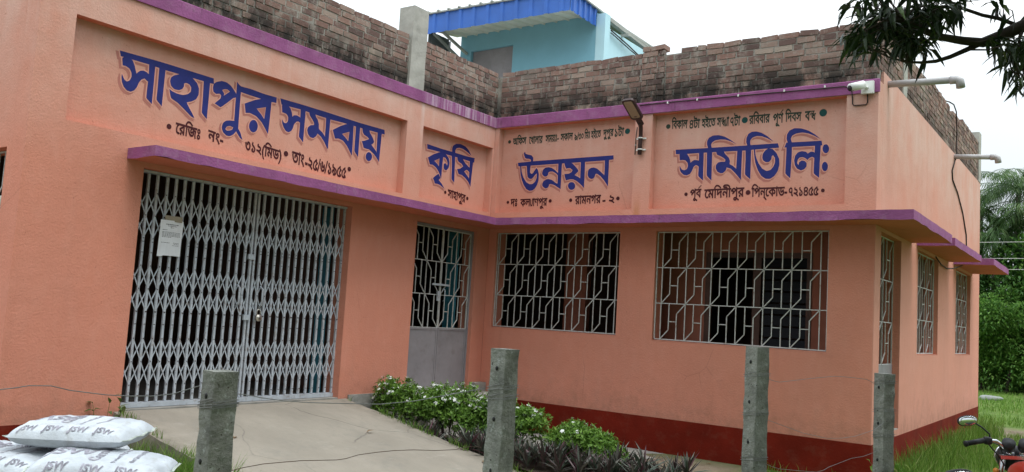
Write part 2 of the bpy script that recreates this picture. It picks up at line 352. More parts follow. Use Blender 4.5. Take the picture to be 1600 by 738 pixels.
# ------------------------------------------------------------------ mesh helpers
class MB:
    def __init__(s): s.v = []; s.f = []; s.mi = []; s.mats = []; s.cur = 0; s.sm = []; s.smooth = False
    def mat(s, m):
        if m not in s.mats: s.mats.append(m)
        s.cur = s.mats.index(m); return s
    def face(s, pts):
        b = len(s.v); s.v += [tuple(p) for p in pts]; s.f.append(tuple(range(b, b+len(pts)))); s.mi.append(s.cur); s.sm.append(s.smooth)
    def faces(s, verts, fs):
        b = len(s.v); s.v += [tuple(p) for p in verts]
        for q in fs: s.f.append(tuple(b+i for i in q)); s.mi.append(s.cur); s.sm.append(s.smooth)
    def box(s, x0, x1, y0, y1, z0, z1, mtx=None):
        P = [(x, y, z) for z in (z0, z1) for y in (y0, y1) for x in (x0, x1)]
        if mtx: P = [mtx @ Vector(p) for p in P]
        s.faces(P, [(0, 2, 3, 1), (4, 5, 7, 6), (0, 1, 5, 4), (2, 6, 7, 3), (0, 4, 6, 2), (1, 3, 7, 5)])
    def bar(s, a, b, w, h=None, up=Vector((0, 0, 1))):
        a = Vector(a); b = Vector(b); d = b-a; L = d.length
        if L < 1e-6: return
        d.normalize(); up = Vector(up)
        sx = d.cross(up)
        if sx.length < 1e-3: sx = d.cross(Vector((1, 0, 0)))
        sx.normalize(); sy = sx.cross(d)
        h = h or w
        m = Matrix(((d.x, sx.x, sy.x, a.x), (d.y, sx.y, sy.y, a.y), (d.z, sx.z, sy.z, a.z), (0, 0, 0, 1)))
        s.box(0, L, -w/2, w/2, -h/2, h/2, m)
    def tube(s, pts, r, n=8, cap=True):
        pts = [Vector(p) for p in pts]; k = len(pts)
        rr = r if isinstance(r, (list, tuple)) else [r]*k
        rings = []; prev = None
        for i in range(k):
            d = (pts[min(i+1, k-1)]-pts[max(i-1, 0)])
            if d.length < 1e-9: d = Vector((0, 0, 1))
            d.normalize()
            if prev is None:
                u = d.orthogonal().normalized()
            else:
                u = prev-d*prev.dot(d)
                u = u.normalized() if u.length > 1e-4 else d.orthogonal().normalized()
            prev = u; w = d.cross(u)
            rings.append([pts[i]+(u*math.cos(2*math.pi*j/n)+w*math.sin(2*math.pi*j/n))*rr[i] for j in range(n)])
        V = [p for q in rings for p in q]
        Fc = [(i*n+j, i*n+(j+1) % n, (i+1)*n+(j+1) % n, (i+1)*n+j) for i in range(k-1) for j in range(n)]
        if cap: Fc += [tuple(reversed(range(n))), tuple(range((k-1)*n, k*n))]
        o = s.smooth; s.smooth = n > 5; s.faces(V, Fc); s.smooth = o
    def torus(s, c, R_, r, ax='x', n=28, k=8, mtx=None):
        V = []
        for i in range(n):
            a = 2*math.pi*i/n
            for j in range(k):
                b = 2*math.pi*j/k; q = R_+r*math.cos(b); h = r*math.sin(b)
                p = {'x': (h, q*math.cos(a), q*math.sin(a)), 'y': (q*math.cos(a), h, q*math.sin(a)), 'z': (q*math.cos(a), q*math.sin(a), h)}[ax]
                p = Vector(p)+Vector(c); V.append(mtx @ p if mtx else p)
        o = s.smooth; s.smooth = True
        s.faces(V, [(i*k+j, ((i+1) % n)*k+j, ((i+1) % n)*k+(j+1) % k, i*k+(j+1) % k) for i in range(n) for j in range(k)]); s.smooth = o
    def ball(s, c, rx, ry, rz, n=16, k=10, mtx=None, pw=1):
        V = []; sg = lambda x, p: math.copysign(abs(x)**p, x)
        for i in range(k+1):
            th = math.pi*i/k
            for j in range(n):
                ph = 2*math.pi*j/n
                p = Vector((sg(math.sin(th), pw)*sg(math.cos(ph), pw)*rx, sg(math.sin(th), pw)*sg(math.sin(ph), pw)*ry, sg(math.cos(th), pw)*rz))
                if mtx: p = mtx @ p
                V.append(p+Vector(c))
        o = s.smooth; s.smooth = True
        s.faces(V, [(i*n+j, (i+1)*n+j, (i+1)*n+(j+1) % n, i*n+(j+1) % n) for i in range(k) for j in range(n)]); s.smooth = o
    def build(s, name, m=None, parent=None):
        me = bpy.data.meshes.new(name); me.from_pydata(s.v, [], s.f)
        if s.mats:
            for q in s.mats: me.materials.append(q)
            me.polygons.foreach_set('material_index', s.mi)
        elif m: me.materials.append(m)
        me.polygons.foreach_set('use_smooth', s.sm)
        me.update()
        o = bpy.data.objects.new(name, me); COL.objects.link(o)
        if parent: attach(o, parent)
        return o

def attach(o, parent):
    # parts are written in world coordinates; keep them there under their parent
    o.parent = parent
    o.matrix_parent_inverse = Matrix.Translation(-Vector(parent['at'])) if 'at' in parent else Matrix.Identity(4)

def tag(o, label=None, cat=None, group=None, kind=None):
    if label: o['label'] = label
    if cat: o['category'] = cat
    if group: o['group'] = group
    if kind: o['kind'] = kind
    return o
def thing(name, at, label, cat, group=None):
    o = bpy.data.objects.new(name, None); COL.objects.link(o); o.empty_display_size = .2
    o.location = at; o['at'] = list(at)
    return tag(o, label, cat, group)
def retag_done():
    for o in bpy.data.objects:
        if 'at' in o: del o['at']
def copy_tree(o, parent=None):
    c = o.copy(); COL.objects.link(c)
    if parent is not None: c.parent = parent
    for ch in o.children: copy_tree(ch, c)
    return c

# painted letters and words, in metres on the wall they stand on
LETTERS = {
'A1': [[[(-6.127,3.527),(-5.66,3.536),(-5.033,3.529),(-5.023,3.467),(-5.152,3.466),(-5.616,3.464),(-5.806,3.473),(-6.068,3.473),(-6.11,3.472)]],[[(-6.094,3.457),(-6.081,3.386),(-6.048,3.39),(-6.007,3.374),(-5.981,3.338),(-5.976,3.296),(-5.994,3.254),(-6.02,3.236),(-6.049,3.25),(-6.069,3.282),(-6.08,3.301),(-6.081,3.268),(-6.071,3.218),(-6.047,3.176),(-6.011,3.148),(-5.971,3.145),(-5.934,3.167),(-5.91,3.206),(-5.893,3.259),(-5.868,3.298),(-5.836,3.317),(-5.805,3.298),(-5.782,3.299),(-5.789,3.368),(-5.82,3.387),(-5.856,3.394),(-5.889,3.384),(-5.915,3.361),(-5.927,3.342),(-5.939,3.371),(-5.956,3.42),(-5.977,3.458),(-6.001,3.478),(-6.025,3.489),(-6.079,3.472)]],[[(-5.803,3.496),(-5.732,3.493),(-5.731,3.372),(-5.729,3.074),(-5.798,3.123),(-5.797,3.224),(-5.794,3.356)]],[[(-5.687,3.511),(-5.614,3.504),(-5.615,3.292),(-5.616,3.076),(-5.684,3.131),(-5.683,3.253)]],[[(-5.472,3.486),(-5.348,3.503),(-5.287,3.462),(-5.232,3.425),(-5.203,3.374),(-5.199,3.306),(-5.225,3.248),(-5.273,3.214),(-5.334,3.188),(-5.311,3.153),(-5.26,3.091),(-5.222,3.039),(-5.268,3.05),(-5.357,3.109),(-5.436,3.157),(-5.52,3.188),(-5.537,3.234),(-5.55,3.281),(-5.522,3.266),(-5.459,3.253),(-5.385,3.255),(-5.325,3.281),(-5.297,3.316),(-5.298,3.362),(-5.324,3.389),(-5.362,3.393),(-5.386,3.382),(-5.383,3.352),(-5.398,3.319),(-5.439,3.294),(-5.494,3.292),(-5.534,3.318),(-5.551,3.364),(-5.543,3.406),(-5.51,3.437),(-5.451,3.464)]],[[(-5.155,3.502),(-5.074,3.501),(-5.072,3.338),(-5.072,3.065),(-5.143,3.118),(-5.144,3.251)]],[[(-5.025,3.471),(-4.995,3.5),(-4.93,3.528),(-4.869,3.529),(-4.811,3.509),(-4.766,3.472),(-4.727,3.434),(-4.722,3.391),(-4.762,3.374),(-4.812,3.324),(-4.912,3.231),(-4.993,3.259),(-4.923,3.332),(-4.92,3.368),(-4.941,3.381),(-4.987,3.366),(-5.023,3.384),(-5.034,3.428)],[(-4.913,3.429),(-4.887,3.444),(-4.847,3.452),(-4.811,3.437),(-4.886,3.371),(-4.882,3.396)]],[[(-4.73,3.571),(-4.696,3.544),(-4.666,3.528),(-4.666,3.461),(-4.665,3.323),(-4.662,3.156),(-4.66,3.048),(-4.625,3.008),(-4.588,2.931),(-4.625,2.947),(-4.681,3.008),(-4.698,3.04),(-4.723,3.136),(-4.723,3.202),(-4.727,3.308),(-4.726,3.428)]],[[(-4.7,3.123),(-4.776,3.116),(-4.83,3.1),(-4.867,3.063),(-4.875,3.014),(-4.854,2.965),(-4.805,2.936),(-4.757,2.94),(-4.712,2.971),(-4.682,3.013),(-4.671,3.07)],[(-4.827,3.006),(-4.809,3.04),(-4.77,3.054),(-4.727,3.048),(-4.735,3.02),(-4.771,3.001),(-4.805,2.993)]],[[(-4.704,3.548),(-4.673,3.532),(-4.537,3.536),(-4.36,3.525),(-4.165,3.527),(-4.162,3.462),(-4.232,3.457),(-4.382,3.458),(-4.544,3.461),(-4.688,3.468)]],[[(-4.237,3.506),(-4.354,3.469),(-4.467,3.425),(-4.604,3.35),(-4.579,3.247),(-4.522,3.26),(-4.433,3.243),(-4.346,3.189),(-4.243,3.069),(-4.237,3.226),(-4.232,3.463)],[(-4.435,3.331),(-4.306,3.377),(-4.316,3.233),(-4.363,3.278)]],[[(-4.396,3.133),(-4.397,3.11),(-4.403,3.088),(-4.415,3.069),(-4.431,3.056),(-4.449,3.048),(-4.468,3.048),(-4.486,3.054),(-4.5,3.067),(-4.511,3.085),(-4.516,3.107),(-4.516,3.129),(-4.509,3.151),(-4.498,3.17),(-4.482,3.184),(-4.464,3.191),(-4.445,3.192),(-4.427,3.185),(-4.412,3.172),(-4.402,3.154)]],[[(-4.112,3.531),(-3.733,3.534),(-3.365,3.532),(-2.771,3.522),(-2.334,3.528),(-2.324,3.466),(-2.62,3.461),(-3.053,3.46),(-3.306,3.454),(-3.558,3.46),(-3.794,3.47),(-4.086,3.461)]],[[(-4.078,3.452),(-4.066,3.37),(-4.037,3.372),(-3.997,3.365),(-3.971,3.334),(-3.969,3.287),(-3.992,3.255),(-4.025,3.253),(-4.046,3.275),(-4.061,3.292),(-4.052,3.242),(-4.025,3.195),(-3.989,3.161),(-3.948,3.154),(-3.911,3.177),(-3.888,3.214),(-3.874,3.27),(-3.838,3.31),(-3.812,3.316),(-3.784,3.306),(-3.764,3.311),(-3.769,3.358),(-3.805,3.377),(-3.846,3.386),(-3.886,3.377),(-3.91,3.353),(-3.921,3.398),(-3.946,3.446),(-3.975,3.466),(-3.996,3.482),(-4.061,3.474)]],[[(-3.794,3.503),(-3.716,3.505),(-3.713,3.414),(-3.714,3.079),(-3.788,3.134),(-3.784,3.247)]],[[(-3.666,3.495),(-3.569,3.496),(-3.548,3.44),(-3.512,3.404),(-3.487,3.355),(-3.484,3.295),(-3.415,3.26),(-3.376,3.224),(-3.316,3.07),(-3.375,3.147),(-3.438,3.206),(-3.498,3.234),(-3.515,3.196),(-3.561,3.162),(-3.61,3.165),(-3.648,3.195),(-3.667,3.24),(-3.657,3.28),(-3.619,3.313),(-3.565,3.327),(-3.568,3.354),(-3.599,3.39),(-3.645,3.429)]],[[(-3.383,3.5),(-3.306,3.501),(-3.308,3.339),(-3.309,3.072),(-3.343,3.12),(-3.376,3.224),(-3.375,3.357)]],[[(-2.909,3.491),(-3.029,3.456),(-3.13,3.409),(-3.255,3.332),(-3.207,3.23),(-3.142,3.243),(-3.065,3.23),(-2.991,3.177),(-2.895,3.065),(-2.895,3.208),(-2.903,3.458)],[(-3.093,3.315),(-2.97,3.366),(-2.978,3.242),(-3.025,3.278)]],[[(-2.863,3.501),(-2.785,3.501),(-2.785,3.426),(-2.783,3.069),(-2.859,3.135),(-2.859,3.238)]],[[(-2.753,3.497),(-2.624,3.49),(-2.601,3.43),(-2.547,3.382),(-2.512,3.331),(-2.523,3.305),(-2.561,3.28),(-2.463,3.211),(-2.391,3.077),(-2.491,3.158),(-2.594,3.209),(-2.65,3.207),(-2.699,3.212),(-2.714,3.249),(-2.739,3.291),(-2.685,3.308),(-2.608,3.346),(-2.643,3.368),(-2.709,3.384),(-2.736,3.413)]],[[(-2.462,3.512),(-2.378,3.506),(-2.385,3.333),(-2.394,3.07),(-2.449,3.154),(-2.457,3.224)]],[[(-2.53,3.124),(-2.531,3.105),(-2.537,3.087),(-2.549,3.071),(-2.565,3.06),(-2.582,3.054),(-2.601,3.053),(-2.618,3.059),(-2.632,3.069),(-2.642,3.084),(-2.647,3.102),(-2.646,3.121),(-2.64,3.139),(-2.628,3.155),(-2.613,3.166),(-2.595,3.173),(-2.576,3.173),(-2.559,3.168),(-2.545,3.157),(-2.535,3.142)]]],
'A2': [[[(-1.455,3.511),(-1.135,3.502),(-0.882,3.504),(-0.544,3.502),(-0.335,3.511),(-0.343,3.436),(-0.46,3.439),(-0.746,3.443),(-0.966,3.44),(-1.165,3.449),(-1.305,3.445),(-1.442,3.442)]],[[(-1.069,3.473),(-1.181,3.44),(-1.299,3.389),(-1.416,3.321),(-1.365,3.228),(-1.3,3.234),(-1.218,3.203),(-1.151,3.145),(-1.092,3.062),(-1.09,3.214),(-1.078,3.437)],[(-1.272,3.297),(-1.163,3.351),(-1.164,3.235),(-1.207,3.268)]],[[(-1.103,3.455),(-1.021,3.442),(-0.953,3.396),(-0.927,3.324),(-0.938,3.258),(-0.979,3.212),(-1.023,3.202),(-1.056,3.231),(-1.059,3.289),(-1.025,3.309),(-0.997,3.3),(-0.982,3.273),(-0.972,3.316),(-0.994,3.359),(-1.033,3.387),(-1.096,3.387)]],[[(-1.157,3.127),(-1.107,3.071),(-1.148,3.036),(-1.082,3.0),(-1.033,2.956),(-1.003,2.926),(-1.096,2.963),(-1.159,2.976),(-1.229,2.971),(-1.244,3.003),(-1.277,3.043),(-1.224,3.087)]],[[(-0.88,3.486),(-0.891,3.555),(-0.873,3.6),(-0.804,3.641),(-0.693,3.659),(-0.578,3.646),(-0.486,3.598),(-0.421,3.531),(-0.532,3.571),(-0.63,3.594),(-0.724,3.597),(-0.787,3.575),(-0.812,3.541),(-0.806,3.488)]],[[(-0.897,3.507),(-0.808,3.506),(-0.798,3.265),(-0.789,3.056),(-0.861,3.095),(-0.871,3.311)]],[[(-0.756,3.456),(-0.644,3.459),(-0.551,3.386),(-0.444,3.339),(-0.436,3.268),(-0.513,3.3),(-0.572,3.262),(-0.453,3.186),(-0.394,3.051),(-0.456,3.119),(-0.537,3.166),(-0.626,3.199),(-0.701,3.198),(-0.746,3.268),(-0.673,3.287),(-0.602,3.335),(-0.653,3.368),(-0.721,3.383),(-0.751,3.41)]],[[(-0.454,3.47),(-0.366,3.474),(-0.379,3.314),(-0.396,3.05),(-0.447,3.133),(-0.448,3.266)]]],
'B1': [[[(0.382,3.491),(0.665,3.501),(1.236,3.505),(2.061,3.51),(2.067,3.449),(1.914,3.441),(1.355,3.438),(0.767,3.434),(0.398,3.433)]],[[(0.507,3.66),(0.522,3.623),(0.572,3.61),(0.634,3.595),(0.671,3.552),(0.665,3.471),(0.624,3.473),(0.627,3.524),(0.595,3.541),(0.545,3.546),(0.514,3.561),(0.492,3.604),(0.486,3.635)]],[[(0.551,3.461),(0.631,3.462),(0.623,3.375),(0.622,3.329),(0.652,3.304),(0.68,3.316),(0.706,3.356),(0.733,3.395),(0.766,3.363),(0.757,3.313),(0.722,3.289),(0.689,3.249),(0.654,3.225),(0.617,3.232),(0.582,3.259),(0.566,3.337)]],[[(0.733,3.395),(0.766,3.363),(0.788,3.296),(0.789,3.204),(0.769,3.134),(0.731,3.075),(0.685,3.046),(0.63,3.043),(0.573,3.07),(0.519,3.134),(0.476,3.218),(0.444,3.322),(0.429,3.447),(0.451,3.446),(0.467,3.342),(0.504,3.258),(0.559,3.183),(0.623,3.148),(0.678,3.146),(0.724,3.177),(0.75,3.236),(0.748,3.318)]],[[(1.128,3.455),(1.195,3.457),(1.193,3.267),(1.193,3.046),(1.146,3.089),(1.132,3.13),(1.131,3.29)]],[[(0.847,3.324),(0.862,3.363),(0.902,3.39),(0.961,3.394),(1.022,3.378),(1.083,3.337),(1.14,3.289),(1.143,3.249),(1.098,3.291),(1.037,3.322),(0.99,3.325),(0.961,3.313),(0.957,3.278),(0.935,3.254),(0.899,3.25),(0.862,3.272),(0.846,3.298)]],[[(0.859,3.146),(0.88,3.185),(0.926,3.209),(0.973,3.212),(1.034,3.194),(1.095,3.151),(1.143,3.129),(1.193,3.048),(1.135,3.082),(1.074,3.117),(1.014,3.134),(0.985,3.131),(0.981,3.1),(0.959,3.076),(0.924,3.069),(0.884,3.089),(0.861,3.115)]],[[(1.234,3.445),(1.343,3.454),(1.403,3.406),(1.476,3.333),(1.489,3.307),(1.424,3.251),(1.482,3.224),(1.535,3.192),(1.594,3.052),(1.535,3.109),(1.464,3.161),(1.405,3.188),(1.348,3.19),(1.28,3.178),(1.259,3.224),(1.245,3.274),(1.319,3.276),(1.37,3.298),(1.385,3.327),(1.343,3.359),(1.303,3.359),(1.274,3.353),(1.248,3.394)]],[[(1.519,3.464),(1.592,3.464),(1.598,3.268),(1.597,3.05),(1.54,3.113),(1.524,3.193)]],[[(1.445,3.088),(1.443,3.069),(1.436,3.053),(1.423,3.041),(1.406,3.033),(1.386,3.031),(1.367,3.034),(1.349,3.043),(1.334,3.057),(1.324,3.074),(1.319,3.092),(1.321,3.111),(1.329,3.127),(1.343,3.14),(1.36,3.147),(1.379,3.149),(1.399,3.146),(1.417,3.137),(1.431,3.123),(1.441,3.106)]],[[(1.648,3.275),(1.656,3.319),(1.694,3.343),(1.743,3.349),(1.8,3.331),(1.857,3.285),(1.932,3.223),(1.992,3.062),(1.931,3.146),(1.861,3.217),(1.804,3.253),(1.777,3.25),(1.771,3.216),(1.748,3.185),(1.709,3.18),(1.669,3.201),(1.648,3.236)]],[[(1.923,3.47),(1.993,3.471),(1.995,3.249),(1.995,3.059),(1.954,3.116),(1.927,3.214)]]],
'B2': [[[(3.027,3.529),(3.487,3.523),(3.999,3.523),(4.439,3.524),(4.457,3.466),(4.112,3.461),(4.012,3.456),(3.57,3.462),(3.216,3.461),(3.032,3.466)]],[[(3.086,3.457),(3.093,3.377),(3.136,3.382),(3.178,3.372),(3.21,3.336),(3.218,3.29),(3.202,3.251),(3.166,3.236),(3.129,3.249),(3.107,3.284),(3.097,3.302),(3.096,3.268),(3.113,3.216),(3.157,3.176),(3.205,3.164),(3.253,3.181),(3.28,3.225),(3.302,3.28),(3.331,3.301),(3.361,3.288),(3.385,3.264),(3.382,3.355),(3.34,3.368),(3.304,3.37),(3.269,3.35),(3.255,3.333),(3.244,3.385),(3.224,3.426),(3.192,3.465),(3.119,3.478)]],[[(3.37,3.491),(3.438,3.489),(3.441,3.284),(3.444,3.082),(3.37,3.147),(3.375,3.31)]],[[(3.482,3.489),(3.557,3.49),(3.56,3.278),(3.563,3.077),(3.49,3.147),(3.489,3.304)]],[[(3.504,3.505),(3.478,3.574),(3.48,3.619),(3.504,3.662),(3.561,3.689),(3.642,3.688),(3.723,3.663),(3.816,3.606),(3.892,3.546),(3.805,3.596),(3.736,3.62),(3.667,3.628),(3.598,3.622),(3.553,3.597),(3.537,3.564),(3.557,3.501)]],[[(3.61,3.476),(3.713,3.475),(3.744,3.423),(3.791,3.376),(3.81,3.331),(3.806,3.287),(3.852,3.262),(3.904,3.216),(3.965,3.071),(3.889,3.162),(3.825,3.225),(3.768,3.245),(3.758,3.207),(3.719,3.172),(3.68,3.172),(3.638,3.196),(3.614,3.242),(3.618,3.286),(3.645,3.318),(3.691,3.326),(3.742,3.323),(3.747,3.351),(3.711,3.381),(3.665,3.406),(3.624,3.425)]],[[(3.905,3.479),(3.972,3.48),(3.969,3.278),(3.969,3.069),(3.912,3.139),(3.898,3.216)]],[[(4.015,3.509),(4.091,3.51),(4.093,3.286),(4.093,3.072),(4.017,3.139),(4.022,3.325)]],[[(4.047,3.495),(4.021,3.566),(4.023,3.624),(4.046,3.674),(4.092,3.699),(4.15,3.7),(4.219,3.678),(4.301,3.626),(4.382,3.55),(4.301,3.598),(4.232,3.629),(4.163,3.639),(4.106,3.623),(4.078,3.591),(4.074,3.551),(4.093,3.492)]],[[(4.242,3.346),(4.246,3.397),(4.278,3.441),(4.317,3.466),(4.374,3.454),(4.426,3.397),(4.462,3.322),(4.468,3.244),(4.45,3.166),(4.408,3.101),(4.353,3.067),(4.296,3.07),(4.238,3.109),(4.19,3.185),(4.153,3.283),(4.136,3.375),(4.126,3.473),(4.141,3.475),(4.155,3.374),(4.193,3.281),(4.247,3.204),(4.304,3.171),(4.355,3.182),(4.392,3.225),(4.411,3.28),(4.406,3.337),(4.382,3.372),(4.366,3.362),(4.361,3.317),(4.334,3.287),(4.289,3.287),(4.254,3.312)]],[[(4.547,3.524),(4.986,3.519),(4.995,3.461),(4.972,3.459),(4.628,3.463),(4.524,3.462)]],[[(4.552,3.513),(4.621,3.514),(4.621,3.347),(4.611,3.061),(4.545,3.125),(4.549,3.295)]],[[(4.572,3.506),(4.548,3.569),(4.552,3.63),(4.583,3.679),(4.643,3.704),(4.73,3.695),(4.818,3.661),(4.904,3.604),(4.975,3.539),(4.894,3.589),(4.819,3.624),(4.743,3.641),(4.667,3.633),(4.619,3.609),(4.603,3.571),(4.622,3.502)]],[[(4.916,3.362),(4.889,3.386),(4.857,3.39),(4.82,3.366),(4.798,3.391),(4.749,3.403),(4.701,3.392),(4.664,3.35),(4.653,3.289),(4.663,3.228),(4.691,3.182),(4.74,3.157),(4.783,3.17),(4.809,3.203),(4.81,3.247),(4.785,3.276),(4.748,3.284),(4.716,3.264),(4.709,3.225),(4.691,3.254),(4.698,3.298),(4.725,3.324),(4.762,3.325),(4.795,3.309),(4.819,3.285),(4.843,3.311),(4.875,3.323),(4.902,3.308),(4.918,3.296)]],[[(4.906,3.478),(4.977,3.479),(4.971,3.271),(4.967,3.054),(4.897,3.111),(4.902,3.297)]],[[(5.079,3.412),(5.077,3.394),(5.072,3.379),(5.064,3.367),(5.053,3.36),(5.04,3.358),(5.028,3.361),(5.017,3.37),(5.008,3.383),(5.002,3.399),(4.999,3.417),(5.001,3.434),(5.006,3.45),(5.014,3.462),(5.025,3.469),(5.038,3.471),(5.05,3.468),(5.061,3.459),(5.07,3.446),(5.076,3.429)]],[[(5.07,3.19),(5.068,3.172),(5.064,3.156),(5.056,3.143),(5.046,3.135),(5.035,3.133),(5.023,3.137),(5.013,3.145),(5.005,3.159),(4.999,3.175),(4.997,3.194),(4.998,3.212),(5.003,3.228),(5.01,3.24),(5.021,3.248),(5.032,3.251),(5.043,3.247),(5.054,3.238),(5.062,3.225),(5.068,3.208)]]],
}
WORDS = [
('A1', 'রেজিঃ', (-5.438, 2.945), (-5.136, 2.932), (-5.434, 2.836), 'm'),
('A1', 'নং-', (-5.042, 2.952), (-4.841, 2.93), (-5.038, 2.846), 'm'),
('A1', '৩১২(মিড)', (-4.549, 2.938), (-4.022, 2.906), (-4.546, 2.828), 'm'),
('A1', 'তাং', (-3.87, 2.939), (-3.669, 2.926), (-3.866, 2.807), 'm'),
('A1', '-২৫/৬/১৯৫৫', (-3.658, 2.917), (-2.971, 2.891), (-3.654, 2.782), 'm'),
('A2', 'সাহাপুর', (-0.923, 2.931), (-0.494, 2.907), (-0.921, 2.821), 'm'),
('B1', 'অফিস', (0.262, 3.879), (0.519, 3.884), (0.262, 3.777), 'g'),
('B1', 'খোলার', (0.567, 3.883), (0.82, 3.881), (0.567, 3.778), 'g'),
('B1', 'সময়ঃ-', (0.87, 3.884), (1.11, 3.886), (0.87, 3.78), 'g'),
('B1', 'সকাল', (1.141, 3.887), (1.358, 3.89), (1.141, 3.784), 'g'),
('B1', '৯/৩০', (1.386, 3.873), (1.544, 3.881), (1.385, 3.776), 'g'),
('B1', 'মিঃ', (1.558, 3.884), (1.651, 3.89), (1.557, 3.784), 'g'),
('B1', 'হইতে', (1.67, 3.889), (1.836, 3.892), (1.669, 3.789), 'g'),
('B1', 'দুপুর', (1.873, 3.894), (2.044, 3.897), (1.872, 3.794), 'g'),
('B1', '১টা', (2.063, 3.89), (2.215, 3.895), (2.062, 3.782), 'g'),
('B1', 'দঃ', (0.286, 2.922), (0.415, 2.924), (0.286, 2.812), 'm'),
('B1', 'কল্যাণপুর', (0.473, 2.916), (0.966, 2.919), (0.473, 2.807), 'm'),
('B1', 'রামনগর', (1.453, 2.931), (1.891, 2.938), (1.452, 2.817), 'm'),
('B1', '- ২', (1.919, 2.919), (2.116, 2.931), (1.917, 2.811), 'm'),
('B2', 'বিকাল', (2.953, 3.936), (3.189, 3.93), (2.951, 3.828), 'g'),
('B2', '৪টা', (3.217, 3.923), (3.369, 3.924), (3.215, 3.812), 'g'),
('B2', 'হইতে', (3.393, 3.922), (3.591, 3.923), (3.391, 3.816), 'g'),
('B2', 'সন্ধ্যা', (3.61, 3.92), (3.778, 3.918), (3.608, 3.807), 'g'),
('B2', '৭টা', (3.796, 3.909), (3.934, 3.916), (3.793, 3.796), 'g'),
('B2', 'রবিবার', (4.051, 3.913), (4.328, 3.914), (4.048, 3.807), 'g'),
('B2', 'পূর্ণ', (4.366, 3.905), (4.501, 3.906), (4.363, 3.792), 'g'),
('B2', 'দিবস', (4.526, 3.908), (4.731, 3.903), (4.523, 3.8), 'g'),
('B2', 'বন্ধ', (4.773, 3.906), (4.91, 3.905), (4.77, 3.792), 'g'),
('B2', 'পূর্ব', (3.265, 2.962), (3.428, 2.97), (3.263, 2.853), 'm'),
('B2', 'মেদিনীপুর', (3.47, 2.958), (4.02, 2.966), (3.468, 2.845), 'm'),
('B2', 'পিন্কোড-', (4.117, 2.954), (4.579, 2.953), (4.114, 2.845), 'm'),
('B2', '৭২১৪৫৫', (4.599, 2.942), (4.968, 2.944), (4.596, 2.836), 'm'),
]
DOTS = [('A1', -5.51, 2.887, 0.028, 'm'), ('A1', -3.956, 2.892, 0.033, 'm'), ('A1', -2.919, 2.887, 0.03, 'm'), ('A2', -0.978, 2.88, 0.025, 'm'), ('A2', -0.452, 2.865, 0.027, 'm'), ('B1', 0.199, 3.834, 0.028, 'g'), ('B1', 2.268, 3.846, 0.041, 't'), ('B1', 0.237, 2.877, 0.024, 'm'), ('B1', 1.019, 2.877, 0.027, 'm'), ('B1', 1.379, 2.878, 0.027, 'm'), ('B1', 2.167, 2.881, 0.028, 'm'), ('B2', 2.9, 3.864, 0.033, 'g'), ('B2', 3.991, 3.863, 0.041, 't'), ('B2', 4.995, 3.872, 0.047, 't'), ('B2', 4.069, 2.901, 0.032, 'm'), ('B2', 3.206, 2.906, 0.025, 'm'), ('B2', 5.016, 2.894, 0.023, 'm')]
# ================================================================== setting: ground, ramp, bed, paving
GZ = -.55
def grid_obj(name, x0, x1, y0, y1, nx, ny, zf, m, mats=None):
    b = MB(); b.smooth = True
    V = [(x0+(x1-x0)*i/nx, y0+(y1-y0)*j/ny) for j in range(ny+1) for i in range(nx+1)]
    b.faces([(x, y, zf(x, y)) for x, y in V], [(j*(nx+1)+i, j*(nx+1)+i+1, (j+1)*(nx+1)+i+1, (j+1)*(nx+1)+i) for j in range(ny) for i in range(nx)])
    return b.build(name, m)
def gz(x, y):
    d = max(0, (abs(x-4)+abs(y))/60-1)
    return GZ+.03*noise.noise((x*.5, y*.5, 0))*(1 if y < 0 else .6)*(0 if (-8 < x < 5.7 and -6.9 < y < 9) else 1) + 0*d
tag(grid_obj('ground', -12, 24, -16, 30, 120, 150, gz, M['ground']), kind='structure')
b = MB()                      # the rest of the plain out to the horizon, butted against the near ground
for x0, x1, y0, y1 in ((-600, -12, -600, 900), (24, 600, -600, 900), (-12, 24, -600, -16), (-12, 24, 30, 900)):
    b.face([(x0, y0, GZ-.01), (x1, y0, GZ-.01), (x1, y1, GZ-.01), (x0, y1, GZ-.01)])
tag(b.build('terrain', M['ground']), kind='structure')

b = MB()                      # concrete ramp up to the gate
ry0, ry1, rx1 = -5.90, -2.78, 2.95
nx, ny = 40, 30
rz = lambda x, y: -.035-.186*x+.008*noise.noise((x*1.5, y*1.5, 3))
V = []; Fc = []
for i in range(nx+1):
    for j in range(ny+1):
        x = rx1*i/nx; y = ry0+(ry1-ry0)*j/ny
        jag = .035*noise.noise((x*3, 1.7 if j == 0 else 8.3, 0))+.015*noise.noise((x*11, j*.1, 2)) if j in (0, ny) else 0
        V.append((x+.01, y+jag, rz(x, y)))
for i in range(nx):
    for j in range(ny): Fc.append((i*(ny+1)+j, (i+1)*(ny+1)+j, (i+1)*(ny+1)+j+1, i*(ny+1)+j+1))
b.smooth = True; b.faces(V, Fc); b.smooth = False
for j, sgn in ((0, 1), (ny, -1)):
    for i in range(nx):
        p, q = V[i*(ny+1)+j], V[(i+1)*(ny+1)+j]
        b.face([p, q, (q[0], q[1], -.7), (p[0], p[1], -.7)][::sgn])
tag(b.build('ramp', M['ramp']), kind='structure')
b = MB()                      # apron the ramp runs out on
b.box(2.96, 4.6, -6.3, -2.85, -.72, -.578)
tag(b.build('pavement', M['ramp']), kind='structure')
tag(grid_obj('garden_bed', .47, 4.35, -2.76, -1.46, 40, 16, lambda x, y: -.50+.04*noise.noise((x*3, y*3, 5))-.02*x*.3, M['soil']), kind='structure')
def pv(x, y): return -.512-.012*x+.01*noise.noise((x*2, y*2, 9))
b = MB(); nx, ny = 24, 10
V = []
